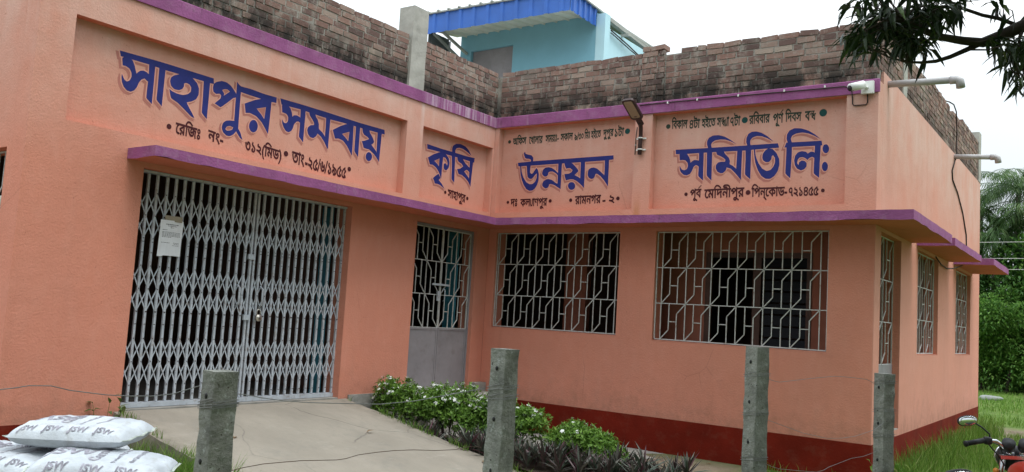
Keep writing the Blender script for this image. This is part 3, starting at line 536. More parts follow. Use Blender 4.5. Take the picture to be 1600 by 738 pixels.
for j in range(ny+1):
    for i in range(nx+1):
        x = .47+3.95*i/nx; y = -1.45+1.44*j/ny
        if i == nx: x += .3*noise.noise((0, y*3, 4))-.25*(1-j/ny)
        V.append((x, y, pv(x, y)))
b.faces(V, [(j*(nx+1)+i, j*(nx+1)+i+1, (j+1)*(nx+1)+i+1, (j+1)*(nx+1)+i) for j in range(ny) for i in range(nx)])
tag(b.build('path', M['cement']), kind='structure')

# ================================================================== the office building
LA, WB, LC = -6.975, 5.667, 8.83
ZT = 4.195
BLD = thing('office_building', (1.5, 1.5, GZ), 'salmon pink single storey office with purple ledges and large blue Bengali lettering', 'building')

def wallmb(frame, us, vs, depth, thick, b=None):
    """a wall of thickness thick on a grid; depth(u,v) = recess of that cell's face, None = opening"""
    us = sorted(set(us)); vs = sorted(set(vs)); b = b or MB()
    P = frame
    D = {}
    for i in range(len(us)-1):
        for j in range(len(vs)-1): D[i, j] = depth((us[i]+us[i+1])/2, (vs[j]+vs[j+1])/2)
    g = lambda i, j: D.get((i, j), 'edge')
    for (i, j), d in D.items():
        u0, u1, v0, v1 = us[i], us[i+1], vs[j], vs[j+1]
        if d is not None:
            b.face([P(u0, v0, d), P(u1, v0, d), P(u1, v1, d), P(u0, v1, d)])
            b.face([P(u0, v1, thick), P(u1, v1, thick), P(u1, v0, thick), P(u0, v0, thick)])
        for di, dj, e in ((-1, 0, ((u0, v0), (u0, v1))), (1, 0, ((u1, v1), (u1, v0))), (0, -1, ((u1, v0), (u0, v0))), (0, 1, ((u0, v1), (u1, v1)))):
            n = g(i+di, j+dj)
            a0 = d if d is not None else None
            if a0 is None: continue
            if n == 'edge' or n is None: n0 = thick
            elif n > a0+1e-6: n0 = n
            else: continue
            (ua, va), (ub, vb) = e
            b.face([P(ua, va, a0), P(ua, va, n0), P(ub, vb, n0), P(ub, vb, a0)])
    return b
fA = lambda u, v, d: (-d, u, v)
fB = lambda u, v, d: (u, d, v)
fC = lambda u, v, d: (WB-d, u, v)
fD = lambda u, v, d: (u, LA+d, v)
def cells(rects):
    us = []; vs = []
    for r in rects: us += r[:2]; vs += r[2:4]
    def dep(u, v):
        for u0, u1, v0, v1, d in rects:
            if u0 < u < u1 and v0 < v < v1: return d
        return 0.
    return us, vs, dep
RD = .12; TH = .26; ZR = -.10
GY0, GY1, GZT = -5.812, -2.92, 2.392
DY0, DY1 = -1.672, -.300
rA = [(GY0, GY1, ZR, GZT, None), (DY0, DY1, ZR, 2.37, None), (-6.641, -2.018, 2.70, 3.716, RD), (-1.684, -.045, 2.70, 3.716, RD)]
us, vs, dep = cells(rA)
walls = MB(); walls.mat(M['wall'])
wallmb(fA, us+[LA, 0.], vs+[ZR, ZT], dep, TH, walls)
B1 = (.145, 2.297, .932, 2.392); B2 = (2.85, 5.138, .907, 2.392)
rB = [(*B1, None), (*B2, None), (.08, 2.45, 2.70, 4.03, RD), (2.715, 5.305, 2.70, 4.03, RD)]
us, vs, dep = cells(rB)
wallmb(fB, us+[0.002, WB], vs+[ZR, ZT], dep, TH, walls)
# side wall: recessed side door and two recessed windows, paint carried up over the parapet's foot
ZTC = 4.36
CR = .2
rC = [(.29, 1.44, ZR+.08, 2.40, None), (2.56, 4.20, .91, 2.40, None), (5.93, 7.65, .905, 2.40, None)]
us, vs, dep = cells(rC)
wallmb(fC, us+[TH+.002, LC], vs+[ZR, ZTC-.004], dep, TH, walls)
rD = [(-2.2, -.335, 1.0, 2.40, None)]
us, vs, dep = cells(rD)
wallmb(fD, us+[-5., -TH-.002], vs+[ZR, ZT], dep, TH, walls)
# hidden sides close the shell
walls.box(-5.26, -5.002, LA, LC, ZR, ZT)
walls.box(-5.0, WB-TH-.003, LC-TH, LC-.003, ZR, ZT)
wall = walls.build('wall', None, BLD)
# plinth
b = MB(); b.mat(M['red'])
b.box(-TH, .004, LA-.004, -5.905, GZ-.3, ZR-.001)
b.mat(M['cement']); b.box(-TH, .003, -5.903, 0, GZ-.3, ZR-.001)
b.mat(M['red']); b.box(.0045, WB+.004, -.004, TH, GZ-.3, ZR-.001)
b.box(WB-TH, WB+.004, TH+.002, LC+.004, GZ-.3, ZR-.001)
b.box(-5.26, -TH-.002, LA-.004, LA+TH, GZ-.3, ZR-.001)
b.build('plinth', None, BLD)
# grey cement patch beside the gate and the door step in the corner
b = MB(); b.mat(M['cement']); b.box(.004, .025, -2.76, -1.69, GZ, .01); b.box(.004, .46, -1.688, -.006, GZ, -.028)
b.box(.004, .12, -.27, -.006, -.027, .10)
b.build('door_step', None, BLD)
# floor, ceiling, partitions
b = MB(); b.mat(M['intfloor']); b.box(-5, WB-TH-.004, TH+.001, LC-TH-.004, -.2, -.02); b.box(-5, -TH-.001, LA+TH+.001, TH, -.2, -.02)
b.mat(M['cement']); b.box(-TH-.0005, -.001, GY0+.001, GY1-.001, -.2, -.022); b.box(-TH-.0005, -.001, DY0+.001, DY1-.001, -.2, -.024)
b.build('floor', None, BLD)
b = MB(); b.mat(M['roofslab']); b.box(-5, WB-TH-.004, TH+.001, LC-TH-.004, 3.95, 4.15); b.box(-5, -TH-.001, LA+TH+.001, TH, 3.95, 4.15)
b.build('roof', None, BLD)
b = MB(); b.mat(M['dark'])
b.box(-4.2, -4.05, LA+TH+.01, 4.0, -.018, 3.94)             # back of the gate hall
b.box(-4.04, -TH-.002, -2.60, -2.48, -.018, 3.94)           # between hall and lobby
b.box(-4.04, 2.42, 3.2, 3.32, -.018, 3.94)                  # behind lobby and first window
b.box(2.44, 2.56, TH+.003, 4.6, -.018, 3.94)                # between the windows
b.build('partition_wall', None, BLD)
# wall with an inner window behind the second grille
inn = [(3.25, 4.72, .75, 2.18, None)]
us, vs, dep = cells(inn)
b = MB(); b.mat(M['innerwall'])
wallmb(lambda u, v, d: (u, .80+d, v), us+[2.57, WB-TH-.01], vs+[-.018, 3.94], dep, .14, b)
iw = b.build('inner_wall', None, BLD)
b = MB(); b.mat(M['wood'])
y = .84
for x0, x1, z0, z1 in ((3.25, 3.32, .75, 2.18), (4.65, 4.72, .75, 2.18), (3.32, 4.65, 2.11, 2.18), (3.32, 4.65, .75, .82), (3.93, 4.04, .82, 2.11)):
    b.box(x0, x1, y-.05, y+.05, z0, z1)
iwin = b.build('window', None, iw)
b = MB(); b.mat(M['glassdark'])
for i in range(8):
    z = .90+i*.155
    b.faces([(4.045, .83, z), (4.648, .83, z), (4.648, .86, z+.13), (4.045, .86, z+.13), (4.045, .835, z), (4.648, .835, z), (4.648, .865, z+.13), (4.045, .865, z+.13)], [(0, 1, 2, 3), (7, 6, 5, 4), (0, 4, 5, 1), (3, 2, 6, 7)])
b.mat(M['wall']); 
b.build('louvre', None, iw)
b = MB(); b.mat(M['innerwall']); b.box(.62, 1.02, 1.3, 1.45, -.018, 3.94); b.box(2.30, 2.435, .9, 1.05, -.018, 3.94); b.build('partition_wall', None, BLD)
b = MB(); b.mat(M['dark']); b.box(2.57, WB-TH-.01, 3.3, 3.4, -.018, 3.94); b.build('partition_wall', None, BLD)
# purple cornice band along both fronts
b = MB(); b.mat(M['purple'])
pz0, pz1 = 4.038, 4.192
b.faces([(.022, LA-.022, pz0), (.022, -.022, pz0), (WB+.018, -.022, pz0), (WB+.018, .0, pz0), (.001, LA, pz0), (.001, -.001, pz0), (WB+.001, -.001, pz0), (WB+.001, 0, pz0),
         (.022, LA-.022, pz1), (.022, -.022, pz1), (WB+.018, -.022, pz1), (WB+.018, .0, pz1), (.001, LA, pz1+.012), (.001, -.001, pz1+.012), (WB+.001, -.001, pz1+.012), (WB+.001, 0, pz1+.012)],
        [(0, 1, 9, 8), (1, 2, 10, 9), (2, 3, 11, 10), (0, 4, 5, 1), (1, 5, 6, 2), (8, 9, 13, 12), (9, 10, 14, 13), (2, 6, 7, 3), (10, 11, 15, 14), (0, 8, 12, 4)])
b.build('cornice_band', None, BLD)

# purple-edged sunshades
def shade_poly(pts, z0, z1, skip=()):
    """pts: outline in plan, anticlockwise; purple edge faces, salmon soffit, cement top"""
    b = MB(); n = len(pts)
    b.mat(M['wall']); b.face([(x, y, z0) for x, y in reversed(pts)])
    b.mat(M['cement']); b.face([(x, y, z1) for x, y in pts])
    b.mat(M['purple'])
    for i in range(n):
        if i in skip: continue
        (xa, ya), (xb, yb) = pts[i], pts[(i+1) % n]
        k = max(1, int(math.hypot(xb-xa, yb-ya)/.12))
        for q in range(k):
            p0 = (xa+(xb-xa)*q/k, ya+(yb-ya)*q/k); p1 = (xa+(xb-xa)*(q+1)/k, ya+(yb-ya)*(q+1)/k)
            w = lambda p: .011*noise.noise((p[0]*3, p[1]*3, 1))+.006*noise.noise((p[0]*11, p[1]*11, 4))
            t_ = lambda p: .007*noise.noise((p[0]*3, p[1]*3, 7))+.005*noise.noise((p[0]*13, p[1]*13, 9))
            b.face([(*p0, z0+w(p0)), (*p1, z0+w(p1)), (*p1, z1+t_(p1)), (*p0, z1+t_(p0))])
    return b
PJ = .481; SZ0, SZ1 = 2.448, 2.553
shade_poly([(.002, -6.003), (PJ, -6.003), (PJ, -PJ), (6.165, -PJ), (6.165, 2.10), (WB+.002, 2.10), (WB+.002, -.002), (.002, -.002)], SZ0, SZ1, (5, 6, 7)).build('sunshade', None, BLD)
for y0, y1, x1 in ((2.44, 5.14, 6.15), (5.62, 7.85, 6.27)):
    shade_poly([(WB+.002, y0), (x1, y0), (x1, y1), (WB+.002, y1)], SZ0, SZ1, (3,)).build('sunshade', None, BLD)

# brick parapet: every brick laid as its own little block on a mortar core
def brickrun(b, frame, u0, u1, z0, z1f, depth, th, seed, L=.262, H=.0815):
    rg = random.Random(seed)
    n = int(math.ceil((5.5-z0)/H))
    for c in range(n):
        z = z0+c*H
        off = (c % 2)*L*.5+rg.uniform(-.03, .03)
        u = u0-off
        while u < u1:
            w = L*rg.uniform(.88, 1.06) if rg.random() > .06 else L*.5
            a, e = max(u, u0), min(u+w, u1)
            zt = z1f((a+e)/2)
            topc = z+H*1.8 >= zt+.02
            if e-a > .05 and z+H*.8 < zt+.02 and not (topc and rg.random() < .13):
                g = rg.uniform(.012, .020); pr = rg.uniform(.003, .014); tl = rg.uniform(-.004, .004)+(rg.uniform(-.012, .010) if topc else 0)
                dp = .17 if topc else th
                P = [frame(a+g, z+g*.5+tl, depth-pr), frame(e-g*.5, z+g*.5-tl*.6, depth-pr+rg.uniform(-.004, .004)), frame(e-g*.5, z+H-g*.5-tl*.6, depth-pr), frame(a+g, z+H-g*.5+tl, depth-pr),
                     frame(a+g, z+g*.5+tl, depth+dp), frame(e-g*.5, z+g*.5-tl*.6, depth+dp), frame(e-g*.5, z+H-g*.5-tl*.6, depth+dp), frame(a+g, z+H-g*.5+tl, depth+dp)]
                b.faces(P, [(0, 1, 2, 3), (0, 4, 5, 1), (1, 5, 6, 2), (2, 6, 7, 3), (3, 7, 4, 0)])
            u += w
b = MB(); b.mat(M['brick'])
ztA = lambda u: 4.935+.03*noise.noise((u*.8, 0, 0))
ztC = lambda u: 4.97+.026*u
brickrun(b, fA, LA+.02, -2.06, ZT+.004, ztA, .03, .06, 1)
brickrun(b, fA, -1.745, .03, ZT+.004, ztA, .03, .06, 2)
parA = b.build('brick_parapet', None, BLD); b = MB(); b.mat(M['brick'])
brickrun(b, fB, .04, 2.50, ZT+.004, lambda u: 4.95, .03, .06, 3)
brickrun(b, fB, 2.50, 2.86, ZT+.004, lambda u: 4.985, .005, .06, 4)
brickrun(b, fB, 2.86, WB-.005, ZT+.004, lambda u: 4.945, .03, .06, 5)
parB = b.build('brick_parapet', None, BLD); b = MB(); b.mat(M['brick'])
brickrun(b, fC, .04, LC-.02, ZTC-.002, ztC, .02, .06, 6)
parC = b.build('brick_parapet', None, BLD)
b = MB(); b.mat(M['mortar'])
zt = 4.862
b.box(-.22, -.029, LA+.01, .22, ZT, zt); b.build('mortar', None, parA); b = MB(); b.mat(M['mortar']); b.box(-.028, WB-.026, .031, .22, ZT+.001, zt); b.box(2.51, 2.85, .010, .032, ZT+.002, zt+.03); b.build('mortar', None, parB); b = MB(); b.mat(M['mortar'])
b.box(WB-.20, WB-.020, .222, LC-.02, ZTC-.01, 4.88)
for i in range(30):          # stepped mortar core follows the rising side parapet
    y0 = .223+i*(LC-.25)/30; b.box(WB-.199, WB-.021, y0, y0+(LC-.25)/30-.001, 4.8805, ztC(y0)-.085)
b.build('mortar', None, parC)
# cast concrete columns rising through the parapet
def rough_box(x0, x1, y0, y1, z0, z1, m, seed, n=10, amp=.008):
    b = MB(); b.mat(m)
    def pt(x, y, z): return (x+amp*noise.noise((x*9, y*9, z*5+seed)), y+amp*noise.noise((x*9+5, y*9, z*5+seed)), z)
    for k in range(n):
        za, zb = z0+(z1-z0)*k/n, z0+(z1-z0)*(k+1)/n
        c = [(x0, y0), (x1, y0), (x1, y1), (x0, y1)]
        for i in range(4):
            p, q = c[i], c[(i+1) % 4]
            b.face([pt(*p, za), pt(*q, za), pt(*q, zb), pt(*p, zb)])
    b.face([pt(x0, y0, z1), pt(x1, y0, z1), pt(x1, y1, z1), pt(x0, y1, z1)])
    return b
rough_box(-.26, .012, -2.055, -1.75, ZT+.004, 5.345, M['column'], 1).build('concrete_column', None, BLD)
rough_box(WB-.24, WB+.0, 1.40, 1.62, ZTC, 5.02, M['column'], 2).build('concrete_column', None, BLD)
rough_box(WB-.26, WB+.01, LC-.28, LC, ZTC, 5.36, M['column'], 3).build('concrete_column', None, BLD)

# ------------------------------------------------------------------ grilles
def grille(frame, u0, u1, v0, v1, ncol, nrow, d, ml=.0, mr=.0, mirror=False, r=.0056):
    b = MB(); b.mat(M['grille'])
    bar = lambda p, q, w=2*r: b.bar(frame(*p, d), frame(*q, d), w, w)
    t = r*1.3
    for a, c in (((u0, v0), (u1, v0)), ((u0, v1), (u1, v1)), ((u0, v0), (u0, v1)), ((u1, v0), (u1, v1))): b.bar(frame(*a, d-.002), frame(*c, d-.002), 2*t, 2*t)
    a0, a1 = u0+ml, u1-mr
    w = (a1-a0)/ncol; h = (v1-v0)/nrow
    for j in range(1, nrow): b.bar(frame(u0, v0+j*h, d+.004), frame(u1, v0+j*h, d+.004), 2*r, 2*r)
    for i in range(ncol+1):
        if (i == 0 and ml < .02) or (i == ncol and mr < .02): continue
        bar((a0+i*w, v0), (a0+i*w, v1))
    for i in range(ncol):
        for j in range(nrow):
            X = (lambda f: a0+(i+1-f)*w) if mirror else (lambda f: a0+(i+f)*w)
            Y = lambda f: v0+(j+f)*h
            bar((X(0), Y(0)), (X(.34), Y(.27))); bar((X(.34), Y(.27)), (X(.34), Y(1)))
            bar((X(.66), Y(0)), (X(.66), Y(.72))); bar((X(.66), Y(.72)), (X(1), Y(1)))
            bar((X(.34), Y(.5)), (X(.66), Y(.5)))
    return b
def window(frame, box, ncol, ml, mr, d, label):
    u0, u1, v0, v1 = box
    fb = MB(); fb.mat(M['wall'])
    e = .002                                             # painted sill of the opening
    pa, pb = frame(u0+e, v0+e, .004), frame(u1-e, v0+.014, TH-.01)
    fb.box(min(pa[0], pb[0]), max(pa[0], pb[0]), min(pa[1], pb[1]), max(pa[1], pb[1]), pa[2], pb[2])
    w = fb.build('window', None, BLD); w['label'] = label
    if frame is fC:
        sb = MB(); sb.mat(M['wood']); sb.box(WB-.24, WB-.20, u0+.01, u1-.01, v0+.02, v1-.01); sb.build('dark_backing', None, w)  # dark board added behind the grille so the opening reads as unlit
    grille(frame, u0+.012, u1-.012, v0+.03, v1-.012, ncol, 3, d, ml, mr).build('grille', None, w)
window(fB, B1, 6, .03, .05, .05, 'barred window left of the lamp pilaster')
window(fB, B2, 6, .08, .09, .05, 'wide barred window with an inner frame behind it')
window(fC, (2.56, 4.20, .91, 2.40), 3, .03, .03, .07, 'nearer side window with pale grille')
window(fC, (5.93, 7.65, .905, 2.40), 3, .03, .03, .07, 'far side window with pale grille')
window(fD, (-2.2, -.335, 1.0, 2.40), 5, .03, .03, .12, 'window on the left end wall')
b = MB(); b.mat(M['white'])
b.box(-.95, -.36, LA+.16, LA+.17, 1.05, 1.98); b.build('window_pane', None, BLD)
# side door
b = MB(); b.mat(M['doorgrey'])
for u0, u1 in ((.30, .862), (.868, 1.43)):
    p = [fC(u0, -.0, .085), fC(u1, .0, .115)]
    b.box(p[1][0], p[0][0], u0, u1, -.01, .80)
b.mat(M['wood']); b.box(WB-.24, WB-.20, .31, 1.42, -.01, 2.38)
b.mat(M['cement']); b.box(WB-TH+.01, WB-.002, .292, 1.438, -.019, -.011)
sd_ = b.build('side_door', None, BLD)
grille(fC, .30, .862, .80, 2.39, 1, 3, .10, 0, 0).build('grille', None, sd_); grille(fC, .868, 1.43, .80, 2.39, 1, 3, .10, 0, 0).build('grille', None, sd_)
# corner door: two leaves, sheet below and grille above
DM = (DY0+DY1)/2
b = MB(); b.mat(M['doorgrey'])
for u0, u1 in ((DY0+.001, DY0+.03), (DY1-.03, DY1-.001)): b.box(-.11, -.06, u0, u1, -.02, 2.366)
b.box(-.11, -.06, DY0+.03, DY1-.03, 2.335, 2.366)
dr = b.build('double_door', None, BLD)
for k, (u0, u1) in enumerate(((DY0+.034, DM-.004), (DM+.004, DY1-.034))):
    b = MB(); b.mat(M['doorgrey'])
    b.box(-.098, -.082, u0+.03, u1-.03, .04, .86)
    for a in ((u0, u0+.03), (u1-.03, u1)): b.box(-.105, -.075, a[0], a[1], .0, .89)
    b.box(-.105, -.075, u0+.03, u1-.03, .0, .04); b.box(-.105, -.075, u0+.03, u1-.03, .86, .89)
    lf = b.build('door_leaf', None, dr)
    grille(fA, u0+.006, u1-.006, .89, 2.325, 2, 3, .09, 0, 0, mirror=(k == 0)).build('grille', None, dr)
b = MB(); b.mat(M['gate'])
b.box(-.075, -.06, DM-.2, DM+.17, 1.50, 1.53); b.box(-.078, -.055, DM-.08, DM-.03, 1.28, 1.42); b.tube([(-.06, DM+.05, 1.28), (-.03, DM+.05, 1.30), (-.03, DM+.05, 1.44), (-.06, DM+.05, 1.46)], .008, 6)
b.build('door_latch', None, dr)
b = MB(); b.mat(M['teal_door']); b.box(-.50, -.29, DY1-.09, DY1-.05, -.015, 2.36); b.build('inner_door_leaf', None, BLD)['label'] = 'teal wooden leaf folded in behind the corner door'
b = MB(); b.mat(M['teal_door']); b.box(-.48, -.31, GY1-.06, GY1-.02, -.015, 2.38); b.build('inner_door_leaf', None, BLD)['label'] = 'teal wooden leaf folded in behind the gate'
# collapsible gate
gx = -.12; NB = 27
pit_ = (GY1-GY0-.05)/NB
ys = [GY0+.03+pit_*i for i in range(NB+1)]
meet = 14
b = MB(); b.mat(M['gate'])
rg = random.Random(4)
for i, y in enumerate(ys):
    for dy in ((-.024, .024) if i == meet else (rg.uniform(-.005, .005),)):
        j = rg.uniform(-.006, .006)
        b.box(gx+.006, gx+.010, y+dy-.0125, y+dy+.0125, .035, 2.36)
        b.box(gx-.014, gx+.006, y+dy-.0115, y+dy-.008, .035, 2.36); b.box(gx-.014, gx+.006, y+dy+.008, y+dy+.0115, .035, 2.36)
gate = b.build('collapsible_gate', None, BLD)
b = MB(); b.mat(M['gate'])
b.box(gx-.05, gx+.03, GY0+.004, GY1-.004, -.018, .03); b.build('guide_rail', None, gate); b = MB(); b.mat(M['gate']); b.box(gx-.05, gx+.03, GY0+.004, GY1-.004, 2.364, 2.388)
b.build('guide_rail', None, gate)
LAT = [MB().mat(M['gate']) for _ in range(3)]
for i in range(NB):
    y0, y1 = ys[i], ys[i+1]
    if i == meet: y0 += .024
    if i+1 == meet: y1 -= .024
    for zc, b in zip((.44, 1.18, 1.93), LAT):
        for z0 in (zc-.235, zc):
            xa, xb = gx-.004, gx+.001
            h = .235
            b.faces([(xa, y0-.0066, z0), (xa, y0+.0066, z0), (xa, y1+.0066, z0+h), (xa, y1-.0066, z0+h), (xa+.004, y0-.0066, z0), (xa+.004, y0+.0066, z0), (xa+.004, y1+.0066, z0+h), (xa+.004, y1-.0066, z0+h)], [(0, 1, 2, 3), (7, 6, 5, 4), (0, 4, 5, 1), (1, 5, 6, 2), (3, 2, 6, 7), (0, 3, 7, 4)])
            b.faces([(xb, y1-.0066, z0), (xb, y1+.0066, z0), (xb, y0+.0066, z0+h), (xb, y0-.0066, z0+h), (xb+.004, y1-.0066, z0), (xb+.004, y1+.0066, z0), (xb+.004, y0+.0066, z0+h), (xb+.004, y0-.0066, z0+h)], [(0, 1, 2, 3), (7, 6, 5, 4), (0, 4, 5, 1), (1, 5, 6, 2), (3, 2, 6, 7), (0, 3, 7, 4)])
for b in LAT: b.build('lattice', None, gate)
b = MB(); b.mat(M['lampbody'])
for i, y in enumerate(ys):
    for zc in (.44, 1.18, 1.93):
        for dz in (-.235, 0, .235): b.box(gx+.0102, gx+.013, y-.004, y+.004, zc+dz-.006, zc+dz+.006)
    for zz in (.10, .82, .95, 1.55, 1.66): b.box(gx+.0101, gx+.0112, y-.0116, y+.0116, zz-.0035, zz+.0035)
b.build('rivet', None, gate)
for y in (ys[meet]-.18, ys[meet]+.14):
    b = MB(); b.mat(M['gate']); b.tube([(gx+.01, y, 1.05), (gx+.06, y, 1.08), (gx+.06, y, 1.26), (gx+.01, y, 1.29)], .011, 6); b.build('pull_handle', None, gate)
b = MB(); b.mat(M['gate'])
for z in (.93, 1.62): b.box(gx+.005, gx+.03, ys[meet]-.07, ys[meet]+.02, z-.03, z+.03)
b.build('lock_hasp', None, gate)

# ------------------------------------------------------------------ painted lettering
def smooth(poly):
    n = len(poly); out = []
    for i in range(n):
        a, p, c = Vector(poly[i-1]), Vector(poly[i]), Vector(poly[(i+1) % n])
        d0, d1 = p-a, c-p
        if d0.length < 1e-6 or d1.length < 1e-6: continue
        if d0.angle(d1) < R(62):
            out += [tuple(p-d0*.25), tuple(p*.75+(p-d0*.25)*.125+(p+d1*.25)*.125), tuple(p+d1*.25)]
        else: out.append(tuple(p))
    return out
def area(p): return sum(p[i-1][0]*p[i][1]-p[i][0]*p[i-1][1] for i in range(len(p)))/2
def grow(poly, d):
    s = 1 if area(poly) > 0 else -1
    n = len(poly); out = []
    for i in range(n):
        a, p, c = Vector(poly[i-1]), Vector(poly[i]), Vector(poly[(i+1) % n])
        e0 = (p-a).normalized(); e1 = (c-p).normalized()
        n0 = Vector((e0.y, -e0.x))*s; n1 = Vector((e1.y, -e1.x))*s
        m = n0+n1
        if m.length < .3: m = n0 if m.length < 1e-3 else m
        m.normalize(); k = d/max(.55, m.dot(n0))
        out.append(tuple(p+m*k))
    return out
def winding(p, polys):
    w = 0
    for q in polys:
        for i in range(len(q)):
            (x0, y0), (x1, y1) = q[i-1], q[i]
            if (y0 <= p[1]) != (y1 <= p[1]):
                if x0+(p[1]-y0)/(y1-y0)*(x1-x0) > p[0]: w += 1 if y1 > y0 else -1
    return w
def fill(b, frame, polys, d, dx=0, dy=0):
    """one flat sheet covering the union of the outlines (holes run the other way round)"""
    vs = []; es = []
    for q in polys:
        k = len(vs); vs += [Vector(p) for p in q]; es += [(k+i, k+(i+1) % len(q)) for i in range(len(q))]
    ov, _, of = delaunay_2d_cdt(vs, es, [], 0, 1e-5)[:3]
    keep = []
    for t in of:
        c = (ov[t[0]]+ov[t[1]]+ov[t[2]])/3
        if winding(c, polys):
            ar = (ov[t[1]]-ov[t[0]]).cross(ov[t[2]]-ov[t[0]])
            if abs(ar) > 1e-10: keep.append(tuple(t) if ar > 0 else tuple(reversed(t)))
    used = sorted({i for t in keep for i in t}); m = {i: k for k, i in enumerate(used)}
    b.faces([frame(ov[i].x+dx, ov[i].y+dy, d) for i in used], [tuple(m[i] for i in t) for t in keep])
def ccw(p, s=1): return p if area(p)*s > 0 else p[::-1]
FR = {'A1': fA, 'A2': fA, 'B1': fB, 'B2': fB}
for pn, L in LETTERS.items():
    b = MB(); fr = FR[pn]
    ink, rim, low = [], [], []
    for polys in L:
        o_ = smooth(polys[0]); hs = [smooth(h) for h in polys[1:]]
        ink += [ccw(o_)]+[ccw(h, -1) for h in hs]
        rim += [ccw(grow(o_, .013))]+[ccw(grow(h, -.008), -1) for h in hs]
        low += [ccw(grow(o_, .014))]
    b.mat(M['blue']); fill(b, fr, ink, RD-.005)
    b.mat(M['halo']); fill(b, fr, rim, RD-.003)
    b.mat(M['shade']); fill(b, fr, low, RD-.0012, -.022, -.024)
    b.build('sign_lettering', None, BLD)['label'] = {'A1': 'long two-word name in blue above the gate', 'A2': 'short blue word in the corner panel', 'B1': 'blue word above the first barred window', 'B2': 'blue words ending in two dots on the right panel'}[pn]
def visual(t):
    t = t.replace('\u09af\u09bc', '\u09df').replace('\u09a1\u09bc', '\u09dc')
    t = t.replace('ন্ধ্যা', 'NYা').replace('ন্ধ', 'N').replace('র্ণ', 'ণR').replace('র্ব', 'বR').replace('ল্যা', 'লYা').replace('ন্ক', 'ন্\u200bক')
    t = re.sub('([ক-হড়ঢ়য়])([িে])', r'\2\1', t)
    t = re.sub('([ক-হড়ঢ়য়])ো', r'ে\1া', t)
    return t.replace('\u200b', '')
_cache = {}
BOLD = .028
def inside(p, poly):
    c = False
    for i in range(len(poly)):
        (x0, y0), (x1, y1) = poly[i-1], poly[i]
        if (y0 > p[1]) != (y1 > p[1]) and p[0] < (x1-x0)*(p[1]-y0)/(y1-y0)+x0: c = not c
    return c
def contours(s):
    """outlines of a run of characters in Blender's own built-in lettering"""
    c = bpy.data.curves.new('t', 'FONT'); c.body = s; c.size = 1
    o = bpy.data.objects.new('t', c); COL.objects.link(o)
    dg = bpy.context.evaluated_depsgraph_get(); dg.update()
    cv = o.evaluated_get(dg).to_curve(dg); out = []
    for sp in cv.splines:
        bp = sp.bezier_points; P = []
        for i in range(len(bp)):
            a, d = bp[i], bp[(i+1) % len(bp)]
            k = 1 if (a.handle_right-a.co).length+(d.handle_left-d.co).length < 1e-5 else 4
            for q in range(k):
                t = q/k; m = 1-t
                v = a.co*m**3+a.handle_right*3*m*m*t+d.handle_left*3*m*t*t+d.co*t**3
                if not P or (Vector(P[-1])-v.to_2d()).length > .003: P.append((v.x, v.y))
        if len(P) > 2: out.append(P)
    o.to_curve_clear(); bpy.data.objects.remove(o); bpy.data.curves.remove(c)
    return out
def glyphs(s):
    if s in _cache: return _cache[s]
    cs = contours(s)
    hole = lambda h: any(p is not h and area(p)*area(h) < 0 and abs(area(p)) > abs(area(h)) and sum(inside(q, p) for q in h) > len(h)*.7 for p in cs)
    ps = [grow(p, -BOLD*.7) if hole(p) else grow(p, BOLD) for p in cs]
    mb = MB(); fill(mb, lambda u, v, d: (u, v, d), ps, 0)
    _cache[s] = (mb.v, mb.f); return _cache[s]
def stroke(pts, w):
    out = []; V = []; Fc = []
    for i in range(len(pts)-1):
        a, c = Vector(pts[i]), Vector(pts[i+1]); d = (c-a).normalized(); n = Vector((-d.y, d.x))*w/2; k = len(V)
        a -= d*w*.3; c += d*w*.3
        V += [(*q, i % 3+1) for q in (a-n, c-n, c+n, a+n)]; Fc.append((k, k+1, k+2, k+3))
    return V, Fc
def layout(t):
    V = []; Fc = []; x = 0
    def put(g, ox=0, sx=1, oy=0, sy=1):
        k = len(V); V.extend(((p[0]*sx+ox), p[1]*sy+oy, p[2]) for p in g[0]); Fc.extend(tuple(i+k for i in f) for f in g[1])
        return max((p[0]*sx+ox for p in g[0]), default=ox)
    for run in re.findall('[NYR]|[^NYR]+', t):
        if run == 'Y': x = put(stroke([(.02, .50), (.0, .2), (.10, .02), (.24, .06), (.30, .25), (.30, .62)], .125), x+.02)
        elif run == 'R': put(stroke([(-.36, .70), (-.12, .86), (-.05, .90)], .075), x)
        elif run == 'N':
            e = put(glyphs('ন'), x, .85, .25, .62); x = max(e, put(glyphs('ধ'), x+.16, .9, 0, .72))
        else: x = put(glyphs(run), x)
    return V, Fc
HL = .622
TXT = {}
LINE = lambda pn, z: 'upper' if pn[0] == 'B' and z > 3.4 else 'lower'
for pn, t, TL, TR, BL, colr in WORDS:
    V, Fc = layout(visual(t))
    x0, x1 = min(p[0] for p in V), max(p[0] for p in V)
    ux, uy = TR[0]-TL[0], TR[1]-TL[1]
    vx, vy = (TL[0]-BL[0]), TL[1]-BL[1]
    b = TXT.setdefault((pn, LINE(pn, TL[1])), MB()); b.mat(M[colr])
    fr = FR[pn]
    P = []
    for x, y, ly in V:
        a = (x-x0)/(x1-x0); c = y/HL
        P.append(fr(BL[0]+ux*a, BL[1]+uy*a+vy*c, RD-.0025-ly*.0003))
    b.faces(P, [tuple(f) for f in Fc])
for pn, x, y, r, colr in DOTS:
    b = TXT[pn, LINE(pn, y)]; b.mat(M[colr]); b.face([FR[pn](x+r*math.cos(2*math.pi*i/20), y+r*math.sin(2*math.pi*i/20), RD-.003) for i in range(20)])
for (pn, ln_), b in TXT.items():
    b.build('small_lettering', None, BLD)['label'] = {'A1lower': 'maroon registration number and date line', 'A2lower': 'maroon place name with dots', 'B1upper': 'dark green office hours line', 'B1lower': 'maroon address line of two places', 'B2upper': 'dark green afternoon hours and closing day line', 'B2lower': 'maroon district and pin code line'}[pn+ln_]
